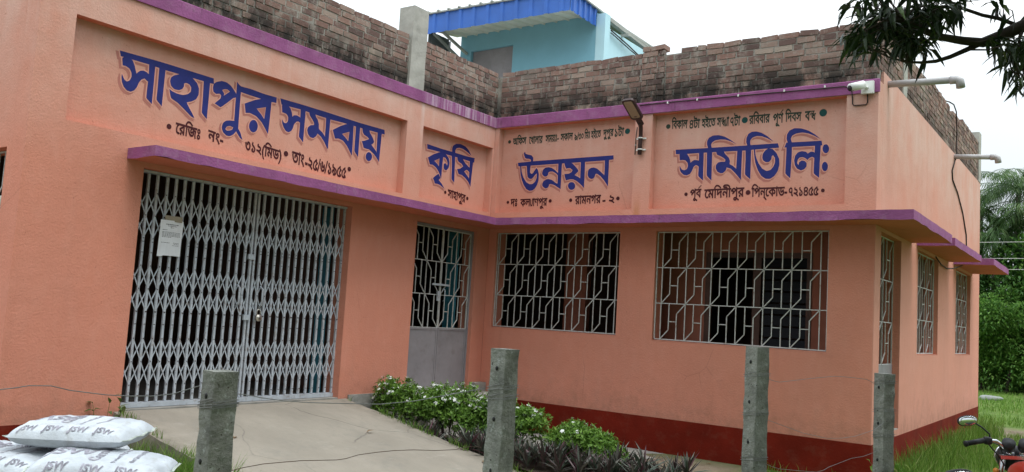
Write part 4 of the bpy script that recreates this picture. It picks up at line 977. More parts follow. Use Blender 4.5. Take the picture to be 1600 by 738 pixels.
# ================================================================== room on the roof behind
RM = thing('rooftop_room', (-2.5, 5.5, 4.15), 'aqua room with blue metal awning standing on the roof behind the brick parapet', 'building')
b = MB(); b.mat(M['shadewall'])
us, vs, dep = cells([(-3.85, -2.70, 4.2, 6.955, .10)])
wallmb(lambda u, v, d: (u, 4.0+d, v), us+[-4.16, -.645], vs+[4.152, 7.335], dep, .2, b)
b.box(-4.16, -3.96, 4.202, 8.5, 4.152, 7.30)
b.mat(M['litwall']); b.box(-.643, -.44, 3.995, 4.20, 4.152, 7.30)
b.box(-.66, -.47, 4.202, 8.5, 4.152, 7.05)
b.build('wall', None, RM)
b = MB(); b.mat(M['doorgrey']); b.box(-3.84, -2.71, 4.07, 4.095, 4.2, 6.95); rdoor = b.build('door', None, RM)
b = MB(); b.mat(M['tin']); b.box(-3.3, -3.25, 4.055, 4.069, 5.2, 5.35); b.build('handle', None, rdoor)
b = MB(); b.mat(M['bluemetal'])
def corr(b, p0, p1, z0, z1, off, n, z1e=None, z0e=None):
    """profiled sheet from p0 to p1 in plan"""
    p0, p1 = Vector(p0), Vector(p1); d = p1-p0; nn = Vector((d.y, -d.x)).normalized()
    pr = [(0, 0), (.34, 0), (.40, off), (.60, off), (.66, 0)]
    Q = []
    for i in range(n):
        for f, o_ in pr: Q.append(((i+f)/n, o_))
    Q.append((1, 0))
    for (fa, oa), (fb, ob) in zip(Q, Q[1:]):
        a, c = p0+d*fa+nn*oa, p0+d*fb+nn*ob
        za0 = z0+((z0e or z0)-z0)*fa; zb0 = z0+((z0e or z0)-z0)*fb; za1 = z1+((z1e or z1)-z1)*fa; zb1 = z1+((z1e or z1)-z1)*fb
        b.face([(a.x, a.y, za0), (c.x, c.y, zb0), (c.x, c.y, zb1), (a.x, a.y, za1)])
corr(b, (-4.30, 3.0), (-.665, 3.0), 7.105, 7.545, .028, 10, 7.455, 7.060)
corr(b, (-.655, 3.0), (-.655, 4.02), 7.060, 7.455, .03, 5, 7.40, 7.045)
b.build('awning_fascia', None, RM)
b = MB(); b.mat(M['soffit'])
n = 12
for i in range(n):
    x0 = -4.28+3.6*i/n; x1 = -4.28+3.6*(i+1)/n; z = lambda x: 7.20-.012*(x+4.28)
    b.face([(x0, 3.05, z(x0)), (x0, 3.99, z(x0)+.13), (x1-.04, 3.99, z(x1)+.13), (x1-.04, 3.05, z(x1))])
    b.face([(x1-.04, 3.05, z(x1)), (x1-.04, 3.99, z(x1)+.13), (x1-.02, 3.99, z(x1)+.09), (x1-.02, 3.05, z(x1)-.04)])
    b.face([(x1-.02, 3.05, z(x1)-.04), (x1-.02, 3.99, z(x1)+.09), (x1, 3.99, z(x1)+.13), (x1, 3.05, z(x1))])
b.build('soffit', None, RM)
b = MB(); b.mat(M['tin'])
b.face([(-4.33, 2.95, 7.565), (-.60, 2.95, 7.475), (-.52, 8.9, 7.10), (-4.33, 8.9, 7.6)])
b.face([(-4.33, 8.9, 7.57), (-.52, 8.9, 7.07), (-.60, 2.95, 7.445), (-4.33, 2.95, 7.535)])
b.face([(-4.33, 2.95, 7.535), (-.60, 2.95, 7.445), (-.60, 2.95, 7.475), (-4.33, 2.95, 7.565)])
b.face([(-.60, 2.95, 7.445), (-.52, 8.9, 7.07), (-.52, 8.9, 7.10), (-.60, 2.95, 7.475)])
for i in range(13):
    x = -4.27+3.63*i/12.6; z = 7.566-.024*(x+4.33)
    b.bar((x, 2.93, z+.012), (x, 8.9, z-.02), .05, .03)
b.bar((-.52, 4.0, 7.26), (-.50, 8.9, 6.95), .10, .06)
b.build('roof', None, RM)
b = MB(); b.mat(M['tin']); b.bar((-3.95, 3.98, 6.90), (-3.98, 3.12, 7.16), .05, .05); b.bar((-4.2, 3.98, 6.85), (-4.2, 3.1, 7.14), .05, .05); b.box(-.56, -.30, 4.72, 4.78, 7.03, 7.08)
b.build('bracket', None, RM)
b = MB(); b.mat(simple('dark_tin_sheet', (.10, .11, .11), .5, .15, 3)); corr(b, (-4.28, 3.72), (-4.28, 3.03), 6.1, 7.2, .02, 4); b.faces([(-4.29, 3.03, 6.1), (-4.29, 3.72, 6.1), (-4.29, 3.72, 7.2), (-4.29, 3.03, 7.2)], [(0, 1, 2, 3)]); b.face([(-6.6, 3.95, 6.2), (-4.43, 3.95, 6.2), (-4.43, 3.95, 7.25), (-6.6, 3.95, 7.25)]); b.face([(-6.6, 3.96, 7.25), (-4.43, 3.96, 7.25), (-4.43, 3.96, 6.2), (-6.6, 3.96, 6.2)]); b.build('side_sheet', None, RM)
b = MB(); b.mat(M['cable'])
b.tube([(-.42, 4.21, 7.0), (-.40, 4.9, 6.9), (-.41, 5.4, 6.83), (-.40, 6.4, 6.78)], .014, 6); b.tube([(-.42, 4.21, 6.95), (-.40, 5.0, 6.83), (-.40, 6.0, 6.72)], .012, 6)
tag(b.build('cable', None), 'black cables sagging along the sunlit side of the rooftop room', 'cable')
b = MB(); b.mat(simple('yellow_rope', (.42, .33, .10), .8, .2, 9))
for k in range(3): b.torus((-.38, 5.35+k*.03, 6.62), .11+.02*k, .010, 'x', 16, 5)
tag(b.build('rope', None), 'yellow rope coil hung beside the rooftop room', 'rope')

# ================================================================== fixtures on the office
LP = thing('street_lamp', (2.58, 0, 3.45), 'dark brown LED street lamp on a short curved arm above the pilaster', 'lamp')
b = MB(); b.mat(M['lampbody'])
pth = [(2.560, -.045, 3.46), (2.562, -.045, 3.62), (2.568, -.05, 3.74), (2.585, -.09, 3.83), (2.602, -.15, 3.88)]
b.tube(pth, .030, 10); b.build('arm', None, LP)
b = MB(); b.mat(M['white'])
for z in (3.53, 3.69): b.torus((2.562, -.045, z), .032, .009, 'z', 16, 6); b.box(2.49, 2.635, -.02, -.004, z-.01, z+.01)
b.build('clamp', None, LP)
h0, h1 = Vector((2.600, -.14, 3.875)), Vector((2.585, -.52, 4.115))
ax = (h1-h0).normalized(); sx = Vector((1, .0, 0)); sx = (sx-ax*sx.dot(ax)).normalized(); nn = ax.cross(sx)
if nn.z > 0: nn = -nn
mt = Matrix(((sx.x, ax.x, nn.x, h0.x), (sx.y, ax.y, nn.y, h0.y), (sx.z, ax.z, nn.z, h0.z), (0, 0, 0, 1)))
def rr(w, y0, y1, c, z):
    P = []
    for cx, cy, a0 in ((w-c, y1-c, 0), (-w+c, y1-c, 90), (-w+c, y0+c, 180), (w-c, y0+c, 270)):
        for k in range(5): P.append((cx+c*math.cos(R(a0+k*22.5)), cy+c*math.sin(R(a0+k*22.5)), z))
    return P
def loft(b, rings, mtx, c0=True, c1=True):
    V = [mtx @ Vector(p) for r in rings for p in r]; n = len(rings[0])
    F = [(i*n+j, i*n+(j+1) % n, (i+1)*n+(j+1) % n, (i+1)*n+j) for i in range(len(rings)-1) for j in range(n)]
    if c0: F.append(tuple(reversed(range(n))))
    if c1: F.append(tuple(range((len(rings)-1)*n, len(rings)*n)))
    b.faces(V, F)
b = MB(); b.mat(M['lampbody'])
loft(b, [rr(.07, .10, .44, .04, -.045), rr(.092, .085, .46, .045, -.02), rr(.092, .085, .46, .045, .012), rr(.080, .10, .448, .04, .018)], mt)
loft(b, [rr(.035, -.03, .10, .02, -.03), rr(.05, -.03, .12, .02, -.005), rr(.035, -.03, .10, .02, .016)], mt)
b.build('lamp_head', None, LP)
b = MB(); b.mat(M['led']); loft(b, [rr(.066, .125, .435, .03, .0185), rr(.064, .128, .432, .03, .0215)], mt); b.mat(M['lampbody']); loft(b, [rr(.02, .145, .160, .006, .022), rr(.02, .145, .160, .006, .024)], mt)
b.build('lens', None, LP)
b = MB(); b.mat(M['cable']); b.tube([(2.49, -.012, 3.86), (2.475, -.01, 3.75), (2.47, -.01, 3.47)], .006, 6); b.mat(M['white']); b.box(2.462, 2.482, -.014, -.003, 3.60, 3.615)
tag(b.build('cable', None), 'short dark cable clipped to the wall left of the street lamp', 'cable')

CC = thing('security_camera', (5.56, 0, 4.0), 'white bullet security camera on a square box near the corner', 'camera')
b = MB(); b.mat(M['white']); b.box(5.485, 5.625, -.075, -.023, 4.015, 4.165); b.build('junction_box', None, CC)
c0, c1 = Vector((5.525, -.13, 4.10)), Vector((5.40, -.28, 4.035))
b = MB(); b.mat(M['white']); b.tube([c0, c0.lerp(c1, .75)], .042, 14); b.tube([c0+Vector((0, 0, .012)), c0.lerp(c1, .95)+Vector((0, 0, .012))], .046, 14); b.tube([Vector((5.555, -.07, 4.08)), Vector((5.54, -.10, 4.085)), c0], .018, 8)
b.build('camera_body', None, CC)
b = MB(); b.mat(M['black']); b.tube([c0.lerp(c1, .7), c0.lerp(c1, .97)], .036, 14); b.build('lens', None, CC)
b = MB(); b.mat(M['cable'])
p = [(2.52, -.032, 4.165), (2.9, -.034, 4.166), (3.6, -.034, 4.157), (4.3, -.034, 4.150), (4.9, -.034, 4.141), (5.28, -.034, 4.137), (5.36, -.034, 4.11), (5.372, -.02, 4.03), (5.375, -.012, 3.92), (5.39, -.012, 3.895), (5.53, -.012, 3.893), (5.548, -.014, 3.92), (5.55, -.03, 4.02)]
b.tube(p, .0075, 6); b.mat(M['white'])
for x in (2.95, 3.38, 3.95, 4.55, 5.05): b.box(x-.008, x+.008, -.046, -.023, 4.145, 4.175)
tag(b.build('cable', None), 'dark cable clipped along the purple band to the security camera', 'cable')

def drain(y, z, L, lab, rise=.0):
    t = thing('drain_pipe', (WB, y, z), lab, 'pipe', 'rainwater spouts')
    b = MB(); b.mat(M['pvc']); b.tube([(WB-.1, y, z), (WB+L, y, z+rise)], .042, 14); b.build('pipe', None, t)
    b = MB(); b.mat(M['pvc']); b.tube([(WB+L-.05, y, z+rise), (WB+L+.02, y, z+rise), (WB+L+.055, y, z+rise-.02), (WB+L+.065, y, z+rise-.10)], [.05, .05, .05, .05], 14); b.build('elbow', None, t)
drain(.50, 4.262, .74, 'grey rainwater spout nearest the front corner of the side wall', -.03)
drain(5.55, 4.30, .60, 'grey rainwater spout halfway along the side wall', -.05)
b = MB(); b.mat(M['cable'])
b.tube([(WB-.05, 4.80, 5.10), (WB+.012, 4.93, 5.10), (WB+.03, 5.25, 5.13), (WB+.035, 5.50, 5.06), (WB+.03, 5.60, 4.8), (WB+.03, 5.62, 4.33), (WB+.02, 5.50, 4.2), (WB+.014, 5.28, 4.0), (WB+.012, 5.36, 3.86), (WB+.012, 5.9, 3.72), (WB+.012, 6.5, 3.45), (WB+.012, 6.95, 3.1), (WB+.012, 7.05, 2.62), (WB+.06, 6.9, 2.56)], .011, 6)
tag(b.build('cable', None), 'thin dark cable looping down the side wall from the parapet', 'cable')
b = MB(); b.mat(M['cable']); b.tube([(WB+.01, 3.9, 2.42), (WB+.03, 4.25, 2.33), (WB+.03, 4.8, 2.31), (WB+.03, 5.4, 2.36), (WB+.12, 5.9, 2.46), (WB+.3, 6.1, 2.56)], .010, 6)
tag(b.build('cable', None), 'dark cable slung under the side ledges between the two windows', 'cable')

# padlock and notice on the gate
PLX, PLY, PLZ = gx+.045, ys[meet]+.12, .93
b = MB(); b.mat(M['brass']); b.tube([(PLX-.012, PLY, PLZ), (PLX+.018, PLY, PLZ)], .040, 18)
b.tube([(PLX, PLY-.024, PLZ+.03), (PLX, PLY-.024, PLZ+.075), (PLX, PLY-.012, PLZ+.095), (PLX, PLY+.012, PLZ+.095), (PLX, PLY+.024, PLZ+.075), (PLX, PLY+.024, PLZ+.03)], .006, 6)
b.mat(M['black']); b.box(PLX+.0185, PLX+.020, PLY-.005, PLY+.005, PLZ-.018, PLZ+.006)
tag(b.build('padlock', None), 'round steel padlock hanging on the gate below its handle', 'padlock')
NT = thing('notice', (gx+.03, -5.41, 1.55), 'printed white paper notice fixed to the left of the gate', 'notice')
b = MB(); b.mat(M['paper'])
nx, ny = 8, 12; n0, n1, z0, z1 = -5.525, -5.255, 1.535, 1.905
fx = lambda u, v: gx+.032+.010*math.sin(u*5)+.02*max(0, .25-v)*(u)
V = [(fx(i/nx, j/ny), n0+(n1-n0)*i/nx+.01*(j/ny), z0+(z1-z0)*j/ny+.004*i/nx-(.012 if j == 0 and i in (0, 1) else 0)) for j in range(ny+1) for i in range(nx+1)]
fs = [(j*(nx+1)+i, j*(nx+1)+i+1, (j+1)*(nx+1)+i+1, (j+1)*(nx+1)+i) for j in range(ny) for i in range(nx)]
b.faces(V, fs); b.faces([(x-.001, y, z) for x, y, z in V], [tuple(reversed(f)) for f in fs]); b.build('sheet', None, NT)
b = MB(); b.mat(M['ink'])
rg = random.Random(3)
def ln(v, u0, u1, h):
    u = u0
    while u < u1:
        w = min(rg.uniform(.03, .09), u1-u)
        Pn = lambda uu, vv: (fx(uu, vv)+.0018, n0+(n1-n0)*uu+.01*vv, z0+(z1-z0)*vv)
        b.face([Pn(u, v), Pn(u+w, v), Pn(u+w, v+h), Pn(u, v+h)]); u += w+.018
ln(.875, .22, .80, .022); ln(.835, .30, .72, .014); ln(.79, .42, .58, .016); ln(.72, .1, .3, .012)
for k in range(5): ln(.66-.035*k, .1, .9 if k < 4 else .5, .011)
ln(.36, .1, .45, .011); ln(.37, .62, .88, .012); ln(.335, .66, .9, .010); ln(.295, .60, .9, .010)
b.build('print', None, NT)
b = MB(); b.mat(M['tape']); b.box(gx+.030, gx+.0345, -5.47, -5.27, 1.895, 1.955); b.build('tape', None, NT)

# ================================================================== fence posts and wires
def post(x, y, ztop, w, yaw_, seed, lean, label):
    t = thing('fence_post', (x, y, GZ), label, 'post', 'concrete fence posts')
    b = MB(); b.mat(M['post']); n = 34
    rings = []
    for k in range(n+1):
        z = GZ-.25+(ztop-GZ+.25)*k/n
        tp = w/2*(1+.10*(1-k/n)); c = tp*.06
        ring = []
        for qx, qy in ((tp-c, -tp), (tp, -tp+c), (tp, tp-c), (tp-c, tp), (-tp+c, tp), (-tp, tp-c), (-tp, -tp+c), (-tp+c, -tp)):
            a = .0045*noise.noise((qx*30+seed, qy*30, z*9))+.004*noise.noise((qx*90+seed, qy*90, z*40))
            px, py = qx+a, qy+.8*a
            q = Vector((px, py, 0)); q.rotate(Matrix.Rotation(yaw_, 3, 'Z'))
            ring.append((x+q.x+lean[0]*(z-GZ), y+q.y+lean[1]*(z-GZ), z))
        rings.append(ring)
    V = [p for r in rings for p in r]
    b.faces(V, [(i*8+j, i*8+(j+1) % 8, (i+1)*8+(j+1) % 8, (i+1)*8+j) for i in range(n) for j in range(8)]+[tuple(range(n*8, n*8+8))])
    b.build('shaft', None, t)
    return t
def ties(t, x, y, w, yaw_, zs, lean):
    for z in zs:
        b = MB(); b.mat(M['wire'])
        for k in range(2):
            h = w/2+.006; P = []
            for qx, qy, dz in ((h, -h, 0), (h, h, .008), (-h, h, .0), (-h, -h, -.01), (h, -h, .012*(k+.5))):
                q = Vector((qx, qy, 0)); q.rotate(Matrix.Rotation(yaw_, 3, 'Z'))
                P.append((x+q.x+lean[0]*(z-GZ), y+q.y+lean[1]*(z-GZ), z+dz+k*.014))
            b.tube(P, .0017, 5)
        b.build('wire_tie', None, t)
PST = [  # x, y, top, width, yaw, lean, label, tie heights
 (5.035, -8.40, .835, .105, R(-8), (.0, .0), 'nearest concrete fence post, mossy and rough, in front of the gate', (.70, .69)),
 (5.40, -6.93, .955, .105, R(-6), (.0, .0), 'second concrete fence post, at the right edge of the ramp before the shrubs', (.75, .70, .27)),
 (6.06, -4.98, 1.022, .110, R(-26), (.0, .0), 'third concrete fence post, in front of the wide barred window', (.83, .58, .29)),
 (6.61, -3.83, .872, .098, R(-36), (.0, .0), 'farthest concrete fence post, in front of the side door corner', (.80, .60, .42)),
]
for i, (x, y, zt, w, ya, le, lab, tz) in enumerate(PST):
    t = post(x, y, zt, w, ya, i*3.7, le, lab); ties(t, x, y, w, ya, tz, le)
    b = MB(); b.mat(M['black'])     # wire holes
    for k in range(3):
        q = Vector((.0, -w/2-.004, 0)) if i != 3 else Vector((0, -w/2-.004, 0)); q.rotate(Matrix.Rotation(ya, 3, 'Z'))
        b.ball((x+q.x, y+q.y, zt-.10-.26*k), .009, .004, .012, 8, 6)
    b.build('wire_hole', None, t)
def dep_pt(px, py, D):
    # a point of a sagging wire given along its span, measured in the survey frame of the photograph
    return Vector((CX, CY, CZ))+(F_+RX*((px-800)/1345.94)-UX*((py-369)/1345.94))*D
WIRES = [([(4.748, -9.366, 0.783), (4.775, -9.258, 0.77), (4.804, -9.144, 0.762), (4.817, -9.097, 0.768), (4.827, -9.058, 0.775), (4.845, -8.987, 0.774), (4.861, -8.923, 0.757), (4.891, -8.802, 0.739), (4.912, -8.722, 0.733), (4.935, -8.629, 0.732), (4.954, -8.558, 0.739), (4.981, -8.457, 0.771)], 0.0019, 'wire', 'galvanised wire running left from the nearest post across the salmon wall'), ([(5.074, -8.388, 0.749), (5.088, -8.306, 0.74), (5.1, -8.233, 0.725), (5.115, -8.143, 0.712), (5.137, -8.018, 0.7), (5.173, -7.804, 0.689), (5.203, -7.631, 0.681), (5.237, -7.433, 0.69), (5.275, -7.218, 0.716), (5.317, -6.978, 0.744)], 0.0019, 'wire', 'upper wire sagging between the nearest and second posts'), ([(5.075, -8.351, 0.432), (5.085, -8.288, 0.442), (5.1, -8.199, 0.45), (5.129, -8.021, 0.45), (5.158, -7.838, 0.439), (5.166, -7.791, 0.441), (5.177, -7.723, 0.453), (5.194, -7.623, 0.458), (5.211, -7.516, 0.459), (5.23, -7.4, 0.454), (5.252, -7.266, 0.442), (5.273, -7.135, 0.437), (5.29, -7.031, 0.446), (5.302, -6.954, 0.437)], 0.0017, 'rustwire', 'lower rusty wire between the nearest and second posts over the ramp'), ([(6.105, -4.941, 0.824), (6.131, -4.877, 0.804), (6.158, -4.814, 0.795), (6.212, -4.688, 0.807), (6.277, -4.539, 0.823), (6.379, -4.305, 0.843), (6.45, -4.138, 0.837), (6.517, -3.979, 0.825), (6.563, -3.867, 0.79)], 0.0017, 'wire', 'upper wire between the third and farthest posts'), ([(6.083, -4.926, 0.557), (6.161, -4.772, 0.511), (6.256, -4.586, 0.454), (6.359, -4.387, 0.417), (6.425, -4.262, 0.416), (6.487, -4.146, 0.428), (6.577, -3.981, 0.472), (6.621, -3.905, 0.522), (6.661, -3.836, 0.582)], 0.0017, 'wire', 'middle wire between the third and farthest posts'), ([(6.078, -4.897, 0.271), (6.119, -4.813, 0.235), (6.153, -4.744, 0.216), (6.238, -4.575, 0.198), (6.312, -4.428, 0.184), (6.34, -4.375, 0.196), (6.363, -4.333, 0.216), (6.464, -4.143, 0.271), (6.523, -4.029, 0.284), (6.571, -3.937, 0.309), (6.626, -3.835, 0.358)], 0.0017, 'wire', 'lowest wire between the third and farthest posts')]
for pts, r, mm, lab in WIRES:
    b = MB(); b.mat(M[mm]); b.tube(pts, r, 5)
    tag(b.build('fence_wire', None), lab, 'wire', 'fence wires')

# ================================================================== cement sacks
SL, SW, SH = .76, .47, .172
def sack_top(u, v, seed):
    a = max(0, 1-abs(u)**4.5); c = max(0, 1-abs(v)**3.2)
    h = SH/2*(a*c)**.48
    wr = (.012*noise.noise((u*2.6+seed, v*2.0, seed*.7))+.008*noise.noise((u*6+seed, v*3, 1)))*.8+.0055*noise.noise((u*15+seed, v*4, 1))*(abs(u)**1.5+.3)
    return h, wr*min(1, a*c*3)
def sack_xy(u, v):
    pin = 1-.07*abs(u)**6
    return u*SL/2*(1-.03*abs(v)**2*(abs(u)**3)), v*SW/2*pin*(1-.05*(1-abs(u)**2)*0)
def make_sack(seed, text_jobs):
    root = bpy.data.objects.new('cement_sack', None); COL.objects.link(root); root.empty_display_size = .2
    b = MB(); b.mat(M['sack']); b.smooth = True
    nu, nv = 40, 26
    for sgn in (1, -1):
        V = []
        for j in range(nv+1):
            for i in range(nu+1):
                u, v = -1+2*i/nu, -1+2*j/nv
                h, wr = sack_top(u, v, seed)
                x, y = sack_xy(u, v); V.append((x, y, SH/2+(h+wr)*sgn*(1 if sgn > 0 else .9)))
        Fc = [(j*(nu+1)+i, j*(nu+1)+i+1, (j+1)*(nu+1)+i+1, (j+1)*(nu+1)+i) for j in range(nv) for i in range(nu)]
        b.faces(V, Fc if sgn > 0 else [tuple(reversed(f)) for f in Fc])
    o = b.build('bag', None); o.parent = root
    b = MB(); b.mat(M['seam'])
    for e in (-1, 1):
        P = []
        for k in range(13):
            v = -1+2*k/12; x, y = sack_xy(e, v); P.append((x+.004*math.sin(k*2.1), y, SH/2+.006*math.sin(k*1.7+seed)))
        for p, q in zip(P, P[1:]):
            b.faces([(p[0], p[1], p[2]-.004), (q[0], q[1], q[2]-.004), (q[0]+e*.022, q[1], q[2]+.003), (p[0]+e*.022, p[1], p[2]+.003)], [(0, 1, 2, 3)])
            b.bar((p[0]+e*.01, p[1], p[2]+.003), (q[0]+e*.01, q[1], q[2]+.003), .004)
    o = b.build('seam', None); o.parent = root
    b = MB(); b.mat(M['sackink'])
    for txt, cx, cy, size, ang, sy in text_jobs:
        V, Fc = layout(txt)
        if not V: continue
        x0, x1 = min(p[0] for p in V), max(p[0] for p in V)
        P = []; ok = []
        for px, py, ly in V:
            q = Vector(((px-(x0+x1)/2)*size, (py-.33)*size*sy, 0)); q.rotate(Matrix.Rotation(R(ang), 3, 'Z'))
            u = max(-1, min(1, (cx+q.x)/(SL/2))); v = (cy+q.y)/(SW/2)
            # lettering wraps over the bulging long side of the bag
            if v < -.985: v = -.985
            if v > .985: v = .985
            h, wr = sack_top(u, v, seed); x, y = sack_xy(u, v)
            P.append((x, y-(.003 if v < -.6 else 0), SH/2+h+wr+.0022+.0002*ly))
        b.faces(P, [tuple(f) for f in Fc])
    for (ax_, ay_, bx_, by_, w) in ((-.215, -.155, -.125, -.02, .016),):      # logo swoosh
        pass
    o = b.build('printing', None); o.parent = root
    return root
swoosh = 'JSW'
side = [('JSW', -.25+.165*k, -.185, .062, 0, 1.0) for k in range(4)]
top_ = [('JSW', -.215, .02, .17, 180, 1), ('Cement', -.06, .03, .085, 90, 1), ('Portland Slag Cement', .06, .02, .032, 90, 1.1), ('Net Quantity 50 kg', .17, .02, .036, 90, 1.1)]
sk1 = make_sack(1.3, side+top_)
sk2 = make_sack(4.1, [('JSW', -.20, .0, .17, 0, 1), ('Cement', -.02, .01, .09, 90, 1), ('Portland Slag Cement', .10, .01, .034, 90, 1.1), ('Net Quantity 50 kg', .20, .01, .034, 90, 1.1)]+[('JSW', -.2+.2*k, -.2, .07, 0, 1) for k in range(3)])
G_ = 'stacked cement sacks'
vR = math.atan2(RX.y, RX.x)
SKP = [  # source, centre x, y, z of underside, turn, tilt(x,y), label
 (sk1, 2.60, -7.60, .135, R(-4), (R(4), R(-1.5)), 'topmost white cement sack, lying across the pile beside the ramp'),
 (sk2, 2.985, -7.66, -.02, R(3), (R(6), R(2)), 'white cement sack under the topmost one with its big printed name showing'),
 (sk1, 2.30, -7.905, -.055, R(-14), (R(2), R(3)), 'white cement sack at the far left, in front of the red plinth'),
 (sk2, 2.31, -7.56, -.035, R(12), (R(0), R(0)), 'white cement sack half hidden under the left end of the topmost one'),
 (sk1, 3.24, -7.66, -.115, R(-6), (R(5), R(4)), 'white cement sack at the lower right of the pile nearest the fence post'),
]
for k in range(3):
    for (sx_, sy_) in ((2.42, -7.80), (2.98, -7.45)):
        SKP.append((sk2 if k % 2 else sk1, sx_+.04*k, sy_, -.178-.145*k+(.0 if sx_ < 2.6 else -.0), R(3-5*k), (0, 0), 'white cement sack in the lower layers of the pile beside the ramp'))
used_ = set()
for src, x, y, z, tn, (tx, ty), lab in SKP:
    o = src if src not in used_ else copy_tree(src); used_.add(src)
    o.rotation_euler = (tx, ty, vR+tn); o.location = (x, y, z)
    tag(o, lab, 'sack', G_)
# ================================================================== planting
def leaf(b, base, d, L, w, up, droop=.3, fold=.15):
    """a narrow leaf of four faces that bends as it goes out"""
    d = d.normalized(); s = d.cross(up)
    if s.length < 1e-3: s = d.orthogonal()
    s.normalize(); n = s.cross(d)
    p0 = base; p1 = base+d*L*.35+n*L*.05; p2 = base+d*L*.72+n*(-L*droop*.35); p3 = base+d*L+n*(-L*droop)
    f = n*w*fold
    b.faces([p0, p1-s*w/2+f, p1+s*w/2+f, p1, p2-s*w*.36+f*.7, p2+s*w*.36+f*.7, p2, p3],
            [(0, 1, 3), (0, 3, 2), (1, 4, 6, 3), (3, 6, 5, 2), (4, 7, 6), (6, 7, 5)])
def leaf2(b, base, d, L, w, up):
    d = d.normalized(); s = d.cross(up)
    if s.length < 1e-3: s = d.orthogonal()
    s.normalize(); n = s.cross(d)
    b.face([base, base+d*L*.45-s*w/2+n*.1*L, base+d*L, base+d*L*.45+s*w/2+n*.1*L])
def rdir(rg): 
    z = rg.uniform(-1, 1); a = rg.uniform(0, 2*math.pi); r = math.sqrt(1-z*z); return Vector((r*math.cos(a), r*math.sin(a), z))

def shrub(x, y, rx, ry, top, nleaf, nflow, seed, label):
    rg = random.Random(seed); base = -.52; h = top-base
    t = thing('flowering_shrub', (x, y, base), label, 'shrub', 'clipped shrubs along the ramp')
    bl = MB(); bl.mat(M['shrub']); bf = MB(); bf.mat(M['petal'])
    lobes = [(rg.uniform(-.6, .6)*rx, rg.uniform(-.5, .5)*ry, rg.uniform(.36, .72)*h, rg.uniform(.42, .60)) for _ in range(11)]
    tips = []
    for _ in range(nleaf//6):
        lx, ly, lz, lr = rg.choice(lobes)
        d = rdir(rg); d.z = abs(d.z)*1.0 if rg.random() < .8 else d.z
        rr_ = rg.uniform(.3, 1.0)**.5
        p = Vector((x+lx+d.x*rx*lr*rr_, y+ly+d.y*ry*lr*rr_, base+lz+d.z*h*.40*rr_))
        if p.z < base+.07: continue
        p.z = min(p.z, top+rg.uniform(-.03, .035))
        ax_ = (d+Vector((0, 0, rg.uniform(.2, .9)))).normalized()
        for k in range(6):
            dd = (ax_*.5+rdir(rg)).normalized()
            leaf2(bl, p+rdir(rg)*.018, dd, rg.uniform(.042, .068), rg.uniform(.020, .028), ax_)
        if rr_ > .86 and d.z > .1: tips.append((p, ax_))
    rg.shuffle(tips); tips.sort(key=lambda q: -q[0].z+rg.uniform(0, .25))
    for p, ax_ in tips[:nflow]:
        for c_ in range(rg.choice((1, 1, 2, 3))):
            q = p+ax_*.02+rdir(rg)*.016; s = rg.uniform(.016, .025); e0 = rg.random()*6
            u = ax_.orthogonal().normalized(); w = ax_.cross(u)
            for k in range(5):
                a = e0+k*1.2566
                d = u*math.cos(a)+w*math.sin(a); sd2 = u*math.cos(a+1.57)+w*math.sin(a+1.57)
                bf.face([q, q+d*s*.7-sd2*s*.45, q+d*s*1.15, q+d*s*.7+sd2*s*.45])
    bl.build('foliage', None, t)
    if bf.f: bf.build('flowers', None, t)
    b = MB(); b.mat(M['bark'])
    for k in range(6):
        a = rg.uniform(0, 6.28); e = Vector((x+rx*.5*math.cos(a), y+ry*.5*math.sin(a), base+h*.6))
        b.tube([(x+.04*math.cos(a), y+.04*math.sin(a), base-.03), (x+rx*.2*math.cos(a), y+ry*.2*math.sin(a), base+h*.3), e], [.012, .009, .005], 5)
    b.build('stem', None, t)
for a in [(0.52, -2.12, 0.46, 0.4, 0.22, 5200, 95, 31, 'white-flowered shrub nearest the gate, tallest of the row'), (1.14, -2.1, 0.46, 0.42, 0.2, 5200, 95, 32, 'white-flowered shrub standing before the bluish leaf of the double door'), (1.74, -2.08, 0.44, 0.4, 0.13, 5000, 70, 33, 'white-flowered shrub between the double door and the second fence post'), (2.16, -2.0, 0.38, 0.38, 0.04, 3600, 36, 34, 'white-flowered shrub past the second fence post, before the red plinth begins'), (2.84, -2.0, 0.34, 0.34, -0.04, 3200, 20, 35, 'low shrub with a few flowers before the red plinth'), (3.26, -2.08, 0.34, 0.34, -0.13, 3200, 5, 36, 'low green shrub without flowers at the end of the row farthest from the gate')]: shrub(*a)

def rhoeo(seed, n=17):
    rg = random.Random(seed); b = MB(); b.mat(M['rhoeo'])
    for k in range(n):
        a = k*2.4+rg.uniform(-.3, .3); el = R(rg.uniform(28, 85))
        d = Vector((math.cos(a)*math.cos(el), math.sin(a)*math.cos(el), math.sin(el)))
        leaf(b, Vector((.015*math.cos(a), .015*math.sin(a), rg.uniform(0, .06))), d, rg.uniform(.20, .33), rg.uniform(.024, .034), Vector((0, 0, 1)), rg.uniform(.0, .28), .3)
    o = b.build('border_plant', None)
    return o
protos = [rhoeo(s) for s in range(5)]
rg = random.Random(11); cnt = 0; first = set()
RH = []
for i in range(190):
    x = rg.uniform(.30, 4.35)
    y = -2.71+abs(rg.gauss(0, .20))
    if x > 2.35: y = rg.uniform(-2.72, -2.25) if rg.random() < .85 else rg.uniform(-2.0, -1.6)
    if x > 3.7: y = rg.uniform(-2.6, -1.75)
    if any((x-a)**2+(y-c)**2 < .009 for a, c in RH): continue
    RH.append((x, y))
